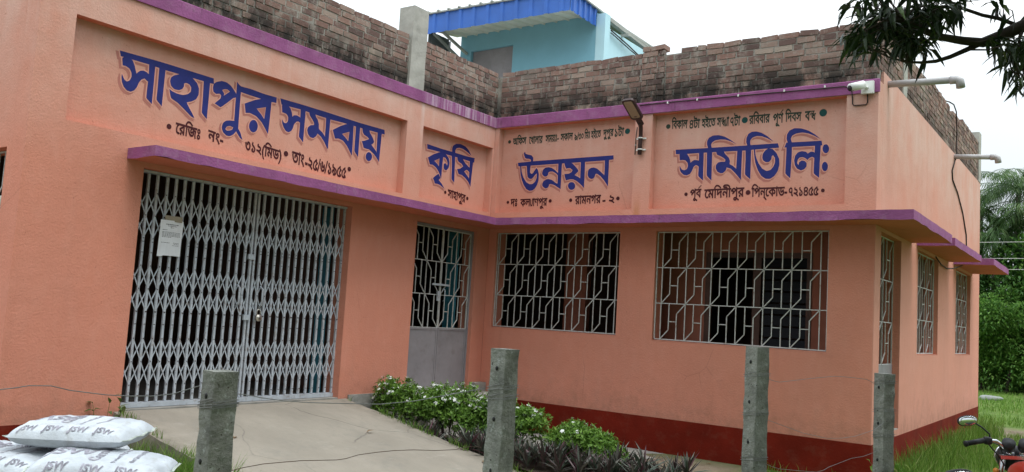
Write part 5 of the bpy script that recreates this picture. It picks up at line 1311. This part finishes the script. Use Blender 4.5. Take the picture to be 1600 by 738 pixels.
for i, (x, y) in enumerate(RH):
    k = rg.randrange(5); o = protos[k]
    if k in first: o = o.copy(); COL.objects.link(o)
    first.add(k)
    s = rg.uniform(.75, 1.15); o.location = (x, y, -.50-.015*x*.4); o.rotation_euler = (rg.uniform(-.15, .15), rg.uniform(-.15, .15), rg.uniform(0, 6.28)); o.scale = (s, s, s*rg.uniform(.9, 1.15))
    tag(o, 'low purple and green strap-leaved plant in the border beside the ramp', 'plant', 'purple border plants along the ramp')

# grass: blades over the turf, thinning with distance
b = MB(); b.mat(M['grassm']); rg = random.Random(5)
def blade(x, y, z, h, w, lean):
    a = rg.uniform(0, 6.28); c = rg.uniform(0, 6.28)
    sx_, sy_ = math.cos(a)*w/2, math.sin(a)*w/2; lx, ly = math.cos(c)*lean*h, math.sin(c)*lean*h
    b.faces([(x-sx_, y-sy_, z-.02), (x+sx_, y+sy_, z-.02), (x+sx_*.8+lx*.35, y+sy_*.8+ly*.35, z+h*.6), (x-sx_*.8+lx*.35, y-sy_*.8+ly*.35, z+h*.6), (x+lx, y+ly, z+h)], [(0, 1, 2, 3), (3, 2, 4)])
def grassy(n, x0, x1, y0, y1, h0, h1, w, dens, ex=None):
    for _ in range(n):
        x = rg.uniform(x0, x1); y = rg.uniform(y0, y1)
        if noise.noise((x*dens, y*dens, 0)) < rg.uniform(-.55, .15): continue
        if ex and ex(x, y): continue
        blade(x, y, gz(x, y), rg.uniform(h0, h1), w*rg.uniform(.6, 1.3), rg.uniform(.1, .7))
onC = lambda x, y: (x < WB+.02 and y > -.02) or (x < 4.5 and y > -1.5) or (x < 4.4 and y > -2.8)
grassy(9000, 4.3, 9.5, -3.2, .6, .05, .16, .007, .9, onC)
grassy(11000, WB+.03, 8.6, .0, 4.5, .07, .24, .008, .8, onC)
grassy(2500, WB+.03, WB+.5, .1, 8.6, .15, .42, .009, 1.2)
grassy(6000, WB+.4, 9, 4.5, 8.0, .05, .15, .009, .8)
trk = lambda x, y: abs(y-9.2+.7*noise.noise((x*.8, y*.3, 2))) < .9
grassy(16000, 2.5, 10, 8.9, 27, .04, .15, .016, .5, lambda x, y: (x < WB+.02 and y < 8.9) or trk(x, y))
for _ in range(900):          # weeds and grass creeping over the ramp's edges
    x = rg.uniform(.1, 2.9); y = rg.choice((-5.9+abs(rg.gauss(0, .035)), -2.79-abs(rg.gauss(0, .03))))
    if noise.noise((x*2.2, y, 3)) < 0: continue
    blade(x, y, rz(x, y), rg.uniform(.03, .11), .007, rg.uniform(.2, .9))
# strips against the ramp's left side and in front of the sacks
for (n_, x0, x1, y0, y1, h0, h1) in ((1600, .05, 3.0, -6.35, -5.93, .12, .34), (900, .6, 2.6, -6.9, -6.3, .08, .25), (900, .6, 2.0, -6.12, -5.93, .15, .42)):
    for _ in range(n_):
        x, y = rg.uniform(x0, x1), rg.uniform(y0, y1); blade(x, y, GZ, rg.uniform(h0, h1), .008*rg.uniform(.6, 1.3), rg.uniform(.1, .6))
for _ in range(420):
    x = rg.uniform(2.50, 3.05); y = -8.40+rg.gauss(0, .10)
    blade(x, y, GZ, rg.uniform(.35, .60), .009, rg.uniform(.1, .4))
tag(b.build('grass', None), kind='stuff')

# weeds at the wall foot by the sacks
def weed(x, y, z, h, n, seed, label, col='weedm'):
    rg = random.Random(seed); t = thing('weed', (x, y, z), label, 'weed')
    bs_ = MB(); bs_.mat(M['weedm']); bl = MB(); bl.mat(M[col])
    for k in range(n):
        a = rg.uniform(0, 6.28); tip = Vector((x+rg.uniform(-.16, .22), y+rg.uniform(-.22, .22), z+h*rg.uniform(.6, 1)))
        mid = Vector((x, y, z)).lerp(tip, .55)+rdir(rg)*.04
        bs_.tube([(x, y, z), mid, tip], [.004, .003, .002], 4)
        for q in range(5):
            p = mid.lerp(tip, q/4); leaf(bl, p, rdir(rg)+Vector((.3, 0, -.1)), rg.uniform(.05, .10), rg.uniform(.03, .055), Vector((0, 0, 1)), .4)
    bs_.build('stem', None, t); bl.build('foliage', None, t)
weed(.10, -6.08, -.52, .72, 5, 1, 'leafy weed growing up the wall behind the topmost sack')
weed(.22, -5.97, -.50, .70, 4, 2, 'small weed at the left corner of the gate')
weed(.30, -6.75, GZ, .48, 5, 3, 'sprawling dry-stemmed weed in front of the red plinth at the left')
weed(WB+.25, -.35, GZ, .5, 6, 4, 'tall weed at the front corner of the building', 'grassm')

# dry leaves on the ramp and path
rg = random.Random(9)
for i, (x, y) in enumerate(((.75, -5.35), (1.0, -5.2), (3.35, -.55), (2.35, -2.95), (1.2, -3.6))):
    b = MB(); b.mat(M['dryleaf']); z = rz(x, y)+.008 if y < -2.8 else -.535
    leaf(b, Vector((x, y, z)), Vector((rg.uniform(-1, 1), rg.uniform(-1, 1), .12)), .09, .04, Vector((0, 0, 1)), .15)
    tag(b.build('fallen_leaf', None), ['small brown leaf on the ramp, the nearer the gate of two', 'brown leaf on the ramp to the right of the nearest post', 'brown leaf lying on the path under the wide window', 'brown leaf at the right edge of the ramp', 'brown leaf in the middle of the ramp'][i], 'leaf', 'fallen leaves')

for i in range(16):
    b = MB(); b.mat(M['dryleaf']); x, y = rg.uniform(.6, 4.3), rg.uniform(-1.7, -.1)
    leaf(b, Vector((x, y, pv(x, y)+.012 if y > -1.45 else -.47)), Vector((rg.uniform(-1, 1), rg.uniform(-1, 1), .1)), rg.uniform(.05, .09), .035, Vector((0, 0, 1)), .2)
    tag(b.build('fallen_leaf', None), 'small dry leaf lying on the path or soil behind the shrubs', 'leaf', 'dry leaves behind the shrubs')
b = MB(); b.mat(M['stone']); b.smooth = True
for q, (dx, dy, s) in enumerate(((0, 0, .55), (.2, .12, .3))):
    V0 = len(b.v); b.ball((4.66+dx, 19.4+dy, -.50), .52*s, .34*s, .20*s, 14, 8)
    for k in range(V0, len(b.v)):
        v = Vector(b.v[k]); b.v[k] = tuple(v+Vector((1, .8, .5))*.10*noise.noise(v*3))
tag(b.build('stone', None), 'pale grey stone lying in the grass beyond the building', 'stone')

# ------------------------------------------------------------------ trees
def tree(x, y, h, r, seed, mat_, nl, ls, name, label, group, ch=.45, base=None):
    rg = random.Random(seed); base = GZ if base is None else base
    t = thing(name, (x, y, base), label, 'tree', group)
    b = MB(); b.mat(M['bark'])
    top = Vector((x+rg.uniform(-.3, .3), y+rg.uniform(-.3, .3), base+h*.75))
    b.tube([(x, y, base-.1), (x+.05*h*rg.uniform(-1, 1), y, base+h*.3), top], [.045*h*.5, .033*h*.5, .012*h*.5], 8)
    cl = []
    for k in range(22):
        d = rdir(rg); q = Vector((x+d.x*r*.72, y+d.y*r*.72, base+h*(1-ch)+d.z*h*ch*.72)); cl.append((q, rg.uniform(.28, .5)*r))
    for q, s in cl[:9]:
        st = Vector((x, y, base+h*.25)).lerp(top, rg.uniform(.2, 1)); b.tube([st, st.lerp(q, .5)+Vector((0, 0, .1*h*.3)), q], [.012*h*.5, .008*h*.5, .004*h*.5], 5)
    b.build('trunk', None, t)
    b = MB(); b.mat(M[mat_])
    for _ in range(nl):
        q, s = rg.choice(cl); d = rdir(rg); p = q+d*s*rg.uniform(.35, 1)**.5
        if p.z < base+.15: continue
        leaf2(b, p, (d+rdir(rg)*1.1+Vector((0, 0, -.2))), ls*rg.uniform(.7, 1.3), ls*.48, Vector((0, 0, 1)))
    b.build('crown', None, t)
for a in [(4.3, 27.5, 6.2, 2.4, 41, 'treeleaf2', 14000, 0.2, 'broadleaf_tree', 'dark dense tree behind the grass beside the far corner of the building', 'trees beyond the grass', 0.5), (6.0, 27.5, 6.4, 2.4, 42, 'treeleaf', 14000, 0.2, 'broadleaf_tree', 'lighter green tree behind the low bushy tree', 'trees beyond the grass', 0.5), (2.6, 27, 5.4, 2.2, 43, 'treeleaf', 6000, 0.2, 'broadleaf_tree', 'green tree hidden but for its edge behind the far corner of the building', 'trees beyond the grass', 0.5), (4.6, 25.0, 3.8, 1.6, 44, 'treeleaf', 9000, 0.15, 'broadleaf_tree', 'low bushy tree standing nearest, at the edge of the grass', 'trees beyond the grass', 0.5), (8.8, 28, 6.5, 3.0, 45, 'treeleaf2', 6000, 0.2, 'broadleaf_tree', 'tall dark tree farthest from the building', 'trees beyond the grass', 0.5), (3.7, 25.6, 3.0, 1.4, 46, 'treeleaf', 9000, 0.14, 'broadleaf_tree', 'low bush-like tree beside the far corner of the building', 'trees beyond the grass', 0.5), (5.4, 25.2, 3.2, 1.5, 47, 'treeleaf', 9000, 0.14, 'broadleaf_tree', 'low bush-like tree next to the low bushy one on the side away from the building', 'trees beyond the grass', 0.5), (5.5, -18.5, 12, 4.2, 60, 'treeleaf2', 5000, 0.34, 'broadleaf_tree', 'tall dark tree of the row across the road', 'trees across the road behind the viewer', 0.42), (12, -16, 12, 4.2, 61, 'treeleaf2', 5000, 0.34, 'broadleaf_tree', 'tall dark tree of the row across the road', 'trees across the road behind the viewer', 0.42), (16.5, -11, 11, 4, 62, 'treeleaf2', 5000, 0.34, 'broadleaf_tree', 'tall dark tree of the row across the road', 'trees across the road behind the viewer', 0.42), (17.5, -4.5, 10, 3.6, 63, 'treeleaf2', 5000, 0.34, 'broadleaf_tree', 'tall dark tree of the row across the road', 'trees across the road behind the viewer', 0.42)]: tree(*a)  # last four trees added unseen behind the viewer to block low sky light

def palm(x, y, h, fl, nf, seed, label, lean=(0, 0), el=(-25, 78)):
    rg = random.Random(seed); t = thing('palm_tree', (x, y, GZ), label, 'tree', 'palms beyond the building')
    b = MB(); b.mat(M['palmbark']); top = Vector((x+lean[0], y+lean[1], GZ+h))
    b.tube([(x, y, GZ-.1), (x+lean[0]*.3, y+lean[1]*.3, GZ+h*.5), top], [.15, .11, .09], 9); b.build('trunk', None, t)
    b = MB(); b.mat(M['palmleaf'])
    for k in range(nf):
        a = k*2.4+rg.uniform(-.2, .2); e = R(rg.uniform(*el)); L = fl*rg.uniform(.8, 1.1)
        hd = Vector((math.cos(a), math.sin(a), 0)); P = []; p = top.copy(); ang = e
        for s in range(13):
            P.append(p.copy()); p = p+(hd*math.cos(ang)+Vector((0, 0, math.sin(ang))))*L/12; ang -= R(rg.uniform(6, 10))
        b.tube(P, [.022*(1-i/14) for i in range(13)], 4)
        sd2 = hd.cross(Vector((0, 0, 1)))
        for s in range(40):
            f = .12+.88*s/40; i = min(11, int(f*12)); q = P[i].lerp(P[i+1], f*12-i); tg = (P[i+1]-P[i]).normalized()
            ll = L*.20*math.sin(math.pi*(.12+.85*f))**.7
            for sg in (-1, 1):
                dd = (sd2*sg*.9+tg*.55+Vector((0, 0, -.35+rg.uniform(-.25, .15)))).normalized()
                leaf(b, q, dd, ll*rg.uniform(.85, 1.1), .030, Vector((0, 0, 1)), .35, .1)
    b.build('crown', None, t)
for a in [(4.5, 28.6, 7.9, 3.1, 32, 51, 'palm with its crown highest above the trees', (0.1, 0)), (3.9, 27.4, 5.9, 2.9, 28, 52, 'shorter palm whose long pale fronds arch beside the far corner of the building', (0.0, 0)), (5.4, 28.2, 6.8, 2.8, 28, 53, 'palm standing just behind the shortest one', (0.1, 0)), (3.2, 29.2, 7.0, 3.0, 26, 54, 'palm close behind the far corner of the building', (0, 0))]: palm(*a)

for k, (z, ys_) in enumerate(((3.93, 13.0), (3.55, 13.2), (3.30, 13.4))):
    b = MB(); b.mat(M['white'])
    p0, p1 = Vector((-6, ys_+3, z+.25)), Vector((18, ys_-3, z+.1))
    b.tube([p0.lerp(p1, i/16)-Vector((0, 0, .5*math.sin(math.pi*i/16))) for i in range(17)], .007, 4)
    tag(b.build('overhead_wire', None), ['topmost', 'middle', 'lowest'][k]+' of three pale overhead wires crossing in front of the palms', 'wire', 'overhead wires')

# mango tree whose boughs hang in at the top right
MT = thing('mango_tree', (9.6, -4.2, GZ), 'mango tree whose boughs of dark drooping leaves overhang the front corner of the building', 'tree')
bb = MB(); bb.mat(M['bark'])
bb.tube([(9.6, -4.2, GZ-.15), (9.55, -4.25, .6), (9.45, -4.2, 1.6), (9.3, -4.3, 2.6)], [.24, .19, .17, .15], 12)
tw = []     # twig ends that carry leaf whorls
def limb(P, r0, r1, ends=0):
    n = len(P); bb.tube(P, [r0+(r1-r0)*i/(n-1) for i in range(n)], 8)
at = dep_pt
main = [Vector((9.3, -4.3, 2.55)), at(1720, 5, 5.05), at(1650, 22, 5.0), at(1600, 40, 5.0), at(1560, 58, 5.0), at(1535, 67, 5.0), at(1505, 64, 4.95), at(1470, 58, 4.9), at(1435, 45, 4.85), at(1412, 30, 4.8)]
limb(main, .048, .014)
lo_ = [at(1535, 67, 5.0), at(1510, 78, 4.97), at(1485, 89, 4.95), at(1462, 96, 4.9), at(1440, 98, 4.85), at(1415, 97, 4.8)]
limb(lo_, .017, .006)
up_ = [at(1640, 50, 5.05), at(1590, 40, 5.1), at(1560, 29, 5.1), at(1535, 24, 5.1), at(1500, 12, 5.1), at(1470, -5, 5.1), at(1430, -30, 5.1)]
limb(up_, .014, .008)
dn_ = [at(1600, 42, 5.0), at(1592, 62, 4.95), at(1600, 95, 4.9), at(1590, 112, 4.9)]
limb(dn_, .012, .006)
rg = random.Random(21)
bl = MB(); bl.mat(M['mango'])
def whorl(p, d, n, L, spread=1.0, dr=.55):
    for k in range(n):
        dd = (d*.5+rdir(rg)*spread+Vector((0, 0, -.45))).normalized()
        leaf(bl, p+rdir(rg)*.02, dd, L*rg.uniform(.65, 1.15), L*.175, Vector((0, 0, 1))+rdir(rg)*.5, dr*rg.uniform(.3, 1.2), .18)
TW = [(1451, 20, 4.73, 5, 0.15), (1386, 40, 5.06, 7, 0.15), (1395, 44, 4.72, 6, 0.15), (1429, 32, 5.06, 7, 0.15), (1370, 27, 4.82, 5, 0.15), (1411, 20, 5.12, 8, 0.15), (1351, 49, 4.77, 6, 0.15), (1395, 36, 4.85, 6, 0.15), (1372, 31, 4.93, 6, 0.15), (1421, 31, 4.89, 7, 0.15), (1401, 16, 5.14, 8, 0.15), (1416, 58, 5.02, 8, 0.15), (1385, 21, 4.83, 8, 0.15), (1350, 32, 4.86, 8, 0.15), (1417, 20, 4.96, 8, 0.15), (1378, 33, 4.85, 6, 0.15), (1419, 15, 5.05, 8, 0.15), (1373, 74, 5.02, 8, 0.15), (1389, 43, 4.93, 5, 0.15), (1400, 16, 4.7, 6, 0.15), (1406, 32, 4.96, 5, 0.15), (1393, 45, 5.09, 5, 0.15), (1395, 22, 4.82, 6, 0.15), (1403, 30, 5.1, 5, 0.15), (1416, 38, 4.81, 5, 0.15), (1447, 54, 4.71, 5, 0.15), (1346, 59, 5.12, 6, 0.15), (1349, 55, 4.97, 6, 0.15), (1352, 58, 4.85, 5, 0.15), (1347, 69, 4.84, 5, 0.15), (1366, 43, 5.09, 6, 0.15), (1342, 56, 5.0, 7, 0.15), (1351, 53, 5.05, 6, 0.15), (1329, 53, 4.92, 7, 0.15), (1369, 79, 4.82, 8, 0.15), (1339, 40, 5.13, 5, 0.15), (1420, 65, 4.78, 8, 0.15), (1408, 51, 5.14, 5, 0.15), (1431, 60, 4.9, 7, 0.15), (1430, 63, 5.06, 7, 0.15), (1419, 70, 4.94, 5, 0.15), (1429, 68, 4.77, 5, 0.15), (1420, 64, 4.78, 6, 0.15), (1423, 61, 5.0, 8, 0.15), (1412, 73, 4.8, 6, 0.15), (1418, 50, 4.93, 5, 0.15), (1446, 45, 4.96, 5, 0.15), (1457, 6, 4.71, 5, 0.15), (1457, 12, 5.14, 7, 0.15), (1455, 41, 4.89, 5, 0.15), (1456, 40, 5.0, 5, 0.15), (1467, 14, 4.99, 8, 0.15), (1470, 33, 4.73, 7, 0.15), (1476, 20, 5.03, 6, 0.15), (1465, 10, 4.96, 8, 0.15), (1463, 12, 4.86, 5, 0.15), (1440, 10, 4.98, 7, 0.15), (1416, -14, 5.01, 5, 0.15), (1428, -2, 4.72, 8, 0.15), (1430, 29, 4.76, 7, 0.15), (1438, 17, 4.91, 8, 0.15), (1466, -3, 4.83, 6, 0.15), (1451, 16, 4.95, 5, 0.15), (1416, -4, 4.74, 7, 0.15), (1448, 16, 5.06, 5, 0.15), (1496, -10, 5.01, 5, 0.15), (1495, 9, 4.8, 7, 0.15), (1481, 8, 4.75, 8, 0.15), (1498, 10, 5.02, 7, 0.15), (1492, 9, 5.13, 6, 0.15), (1327, 11, 5.05, 6, 0.15), (1347, 2, 5.06, 8, 0.15), (1383, -3, 4.93, 8, 0.15), (1373, 5, 5.03, 8, 0.15), (1369, -7, 5.13, 7, 0.15), (1366, -13, 4.74, 6, 0.15), (1576, 73, 5.07, 8, 0.15), (1598, 72, 4.71, 8, 0.15), (1560, 70, 4.91, 6, 0.15), (1584, 73, 5.12, 8, 0.15), (1602, 58, 4.75, 6, 0.15), (1579, 107, 4.96, 8, 0.15), (1585, 68, 4.98, 8, 0.15), (1570, 77, 4.78, 6, 0.15), (1601, 71, 4.86, 8, 0.15), (1567, 71, 4.73, 8, 0.15), (1605, 60, 4.91, 8, 0.15), (1587, 76, 5.04, 6, 0.15), (1601, 103, 5.15, 7, 0.15), (1595, 109, 5.09, 6, 0.15), (1607, 123, 5.15, 7, 0.15), (1603, 125, 4.91, 5, 0.15), (1595, 127, 4.87, 8, 0.15), (1568, 15, 4.92, 6, 0.15), (1558, 9, 5.11, 5, 0.15), (1449, 79, 4.85, 7, 0.15), (1442, 71, 5.08, 5, 0.15), (1441, 75, 4.97, 6, 0.15), (1550, 61, 4.84, 6, 0.15), (1558, 65, 4.94, 5, 0.15)]
for px, py, D, n, L in TW:
    p = at(px, py, D); src = min((q for s in (main, lo_, up_, dn_) for q in s), key=lambda q: (q-p).length)
    if (src-p).length < 1.2: bb.tube([src, src.lerp(p, .5)+rdir(rg)*.03, p], [.006, .005, .003], 5)
    whorl(p, (p-src).normalized() if (p-src).length > .01 else Vector((0, 0, -1)), n, L)
# the crown overhead, out of the picture, that shades the road side
for k in range(640):
    d = rdir(rg); c = Vector((9.2, -6.2, 5.0))+Vector((d.x*4.0, d.y*4.4, d.z*2.2))*rg.uniform(.4, 1)
    q = (c-Vector((CX, CY, CZ)))
    zf = q.dot(F_)
    if zf > .2 and abs(q.dot(RX)/zf) < .66 and q.dot(UX)/zf < .34 and q.dot(UX)/zf > -.4: continue
    st = Vector((9.3, -4.3, 2.6)).lerp(Vector((9.5, -5.5, 5.4)), rg.random())
    if k % 3 == 0: bb.tube([st, st.lerp(c, .5)+Vector((0, 0, .15)), c], [.035, .02, .008], 5)
    for _ in range(3): whorl(c+rdir(rg)*.3, d, 9, .24)
bb.build('trunk', None, MT); bl.build('crown', None, MT)

# ------------------------------------------------------------------ motorcycle
def make_moto():
    root = bpy.data.objects.new('motorcycle', None); COL.objects.link(root); root.empty_display_size = .3
    def part(b, name, par=None):
        o = b.build(name, None); o.parent = par or root; return o
    # local frame: +Y forward, X right, origin on the ground under the steering head
    yf, yr = .42, -.90
    for nm, yy, w in (('front', yf, .042), ('rear', yr, .050)):
        b = MB(); b.mat(M['tyre']); b.torus((0, yy, .30), .255, w, 'x', 36, 10); wo = part(b, 'wheel')
        b = MB(); b.mat(M['chrome']); b.torus((0, yy, .30), .215, .016, 'x', 32, 6)
        for k in range(18):
            a = 2*math.pi*k/18; b.tube([(.03*(-1)**k, yy+.04*math.cos(a+.5), .30+.04*math.sin(a+.5)), (0, yy+.21*math.cos(a), .30+.21*math.sin(a))], .002, 4)
        b.tube([(-.06, yy, .30), (.06, yy, .30)], .045, 12); part(b, 'rim', wo)
        b = MB(); b.mat(M['redpaint'] if nm == 'front' else M['black'])
        P = []
        for k in range(13):
            a = R(20+ (140 if nm == 'front' else 130)*k/12); P.append((yy+.315*math.cos(a), .30+.315*math.sin(a)))
        for (ya, za), (yb, zb) in zip(P, P[1:]):
            b.faces([(-.06, ya, za-.02), (0, ya, za+.015), (.06, ya, za-.02), (-.06, yb, zb-.02), (0, yb, zb+.015), (.06, yb, zb-.02)], [(0, 1, 4, 3), (1, 2, 5, 4)])
        part(b, 'mudguard')
    b = MB(); b.mat(M['chrome'])
    for s in (-1, 1): b.tube([(s*.085, yf, .30), (s*.085, .20, .62), (s*.085, .06, .90)], .019, 10)
    b.box(-.11, .11, .03, .09, .88, .905); part(b, 'fork')
    b = MB(); b.mat(M['black'])
    b.tube([(0, .03, .86), (0, -.25, .60), (0, -.30, .34), (0, -.62, .34), (0, yr, .30)], .022, 8)
    b.tube([(0, .02, .84), (0, -.45, .72), (0, -1.0, .74)], .022, 8); b.tube([(.12, -.55, .36), (.12, -.9, .62)], .02, 8); b.tube([(-.12, -.55, .36), (-.12, -.9, .62)], .02, 8)
    b.tube([(-.10, -.45, .30), (-.22, -.50, .015)], .012, 6); part(b, 'frame')
    b = MB(); b.mat(M['engine']); b.box(-.13, .13, -.52, -.16, .26, .44)
    for k in range(7): b.box(-.085, .085, -.30, -.12, .45+.028*k, .464+.028*k)
    b.box(-.065, .065, -.285, -.135, .44, .65); b.tube([(-.17, -.42, .34), (.17, -.42, .34)], .09, 14); part(b, 'engine')
    b = MB(); b.mat(M['chrome']); b.tube([(.05, -.10, .52), (.07, .02, .36), (.11, -.18, .24), (.14, -.6, .26), (.16, -1.15, .32)], [.02, .02, .022, .045, .042], 10); part(b, 'exhaust')
    b = MB(); b.mat(M['redpaint']); m4 = Matrix.Rotation(R(-7), 4, 'X'); b.ball((0, -.28, .80), .135, .27, .115, 22, 14, m4, .8); tk = part(b, 'fuel_tank')
    b = MB(); b.mat(M['chrome']); b.tube([(0, -.22, .905), (0, -.22, .93)], .035, 14); part(b, 'fuel_cap', tk)
    b = MB(); b.mat(M['redpaint'])
    for s in (-1, 1): b.ball((s*.11, -.62, .62), .03, .16, .10, 12, 8, None, .7); b.ball((s*.09, -1.02, .76), .03, .2, .06, 12, 8, None, .7)
    part(b, 'side_panel')
    b = MB(); b.mat(M['vinyl']); b.ball((0, -.60, .83), .125, .20, .055, 16, 10, None, .6); b.ball((0, -.90, .875), .12, .22, .06, 16, 10, None, .6); part(b, 'saddle')
    b = MB(); b.mat(M['black']); b.ball((0, .17, .87), .10, .09, .10, 18, 12); hl = part(b, 'headlight')
    b = MB(); b.mat(M['chrome']); b.torus((0, .245, .87), .085, .010, 'y', 24, 6); b.mat(M['mirror']); b.ball((0, .235, .87), .08, .025, .08, 16, 8); part(b, 'lens', hl)
    b = MB(); b.mat(M['black'])
    for s in (-.055, .055): b.tube([(s, .06, .955), (s, .02, 1.0)], .045, 16)
    part(b, 'instrument')
    b = MB(); b.mat(simple('indicator_lens', (.6, .2, .02), .3, .1, 5))
    for s in (-1, 1): b.ball((s*.12, .12, .78), .02, .035, .025, 10, 8); b.ball((s*.13, -1.18, .74), .03, .035, .025, 10, 8)
    b.mat(simple('tail_lens', (.5, .01, .01), .3, .1, 5)); b.ball((0, -1.20, .80), .06, .03, .035, 12, 8); part(b, 'indicator')
    b = MB(); b.mat(M['chrome'])
    for s in (-1, 1): b.tube([(s*.02, .05, .915), (s*.06, .045, .93), (s*.105, .025, .985), (s*.145, .0, 1.01), (s*.22, -.03, 1.015), (s*.36, -.09, .995)], .0125, 10)
    hb = part(b, 'handlebar')
    for s in (-1, 1):
        b = MB(); b.mat(M['vinyl']); b.tube([(s*.235, -.037, 1.014), (s*.365, -.092, .994)], .0185, 12); b.tube([(s*.362, -.091, .9945), (s*.372, -.095, .993)], .022, 12); part(b, 'grip', hb)
        b = MB(); b.mat(M['black']); b.ball((s*.205, -.02, 1.012), .03, .032, .028, 12, 8, None, .6); b.tube([(s*.20, .01, 1.01), (s*.24, .035, 1.005), (s*.36, -.02, .985)], .006, 6)
        b.tube([(s*.19, .01, 1.01), (s*.10, .09, .97), (s*.05, .12, .85)], .005, 5); b.tube([(s*.20, -.01, .99), (s*.12, .05, .90), (s*.06, .06, .80)], .005, 5); part(b, 'lever', hb)
        b = MB(); b.mat(M['black']); b.tube([(s*.185, -.015, 1.02), (s*.19, -.015, 1.06), (s*.235, .0, 1.105), (s*.275, .005, 1.13)], .006, 8)
        mt_ = Matrix.Rotation(R(s*8), 4, 'Y')
        b.ball((s*.325, .012, 1.145), .067, .022, .038, 20, 12, mt_, .85); mo = part(b, 'mirror', hb)
        b = MB(); b.mat(M['mirror']); b.ball((s*.325, -.0065, 1.145), .060, .006, .032, 20, 12, mt_, .85); part(b, 'mirror_glass', hb)
    return root
m1 = make_moto()
cl = at(1604, 717, 6.1); gl = at(1509, 687, 6.2)
lf = Vector((gl.x-cl.x, gl.y-cl.y, 0)).normalized(); ang = math.atan2(-lf.y, -lf.x)
zo = gl.z-.993
m1.rotation_euler = (0, R(-3), ang+R(0)); m1.location = (cl.x, cl.y, zo)
tag(m1, 'red motorcycle with chrome handlebar parked in the grass beyond the last fence post', 'motorcycle', 'parked motorcycles')
m2 = copy_tree(m1)
mp = at(1524, 744, 3.3)
m2.rotation_euler = (0, R(-3), ang+R(8)); loc = Matrix.Rotation(ang+R(8), 3, 'Z') @ Vector((-.325, 0, 1.145)); m2.location = (mp.x-loc.x, mp.y-loc.y, mp.z-loc.z)
tag(m2, 'motorcycle nearest the viewer, only its round-cornered mirror showing', 'motorcycle', 'parked motorcycles')

# ------------------------------------------------------------------ put each single-mesh thing's origin at its own foot
for o in list(S.objects):
    if o.type == 'MESH' and o.parent is None and o.get('kind') != 'structure' and o.get('kind') != 'stuff' and o.location.length < 1e-9:
        vs_ = [v.co for v in o.data.vertices]
        c = Vector(((min(v.x for v in vs_)+max(v.x for v in vs_))/2, (min(v.y for v in vs_)+max(v.y for v in vs_))/2, min(v.z for v in vs_)))
        o.data.transform(Matrix.Translation(-c)); o.location = c
retag_done()
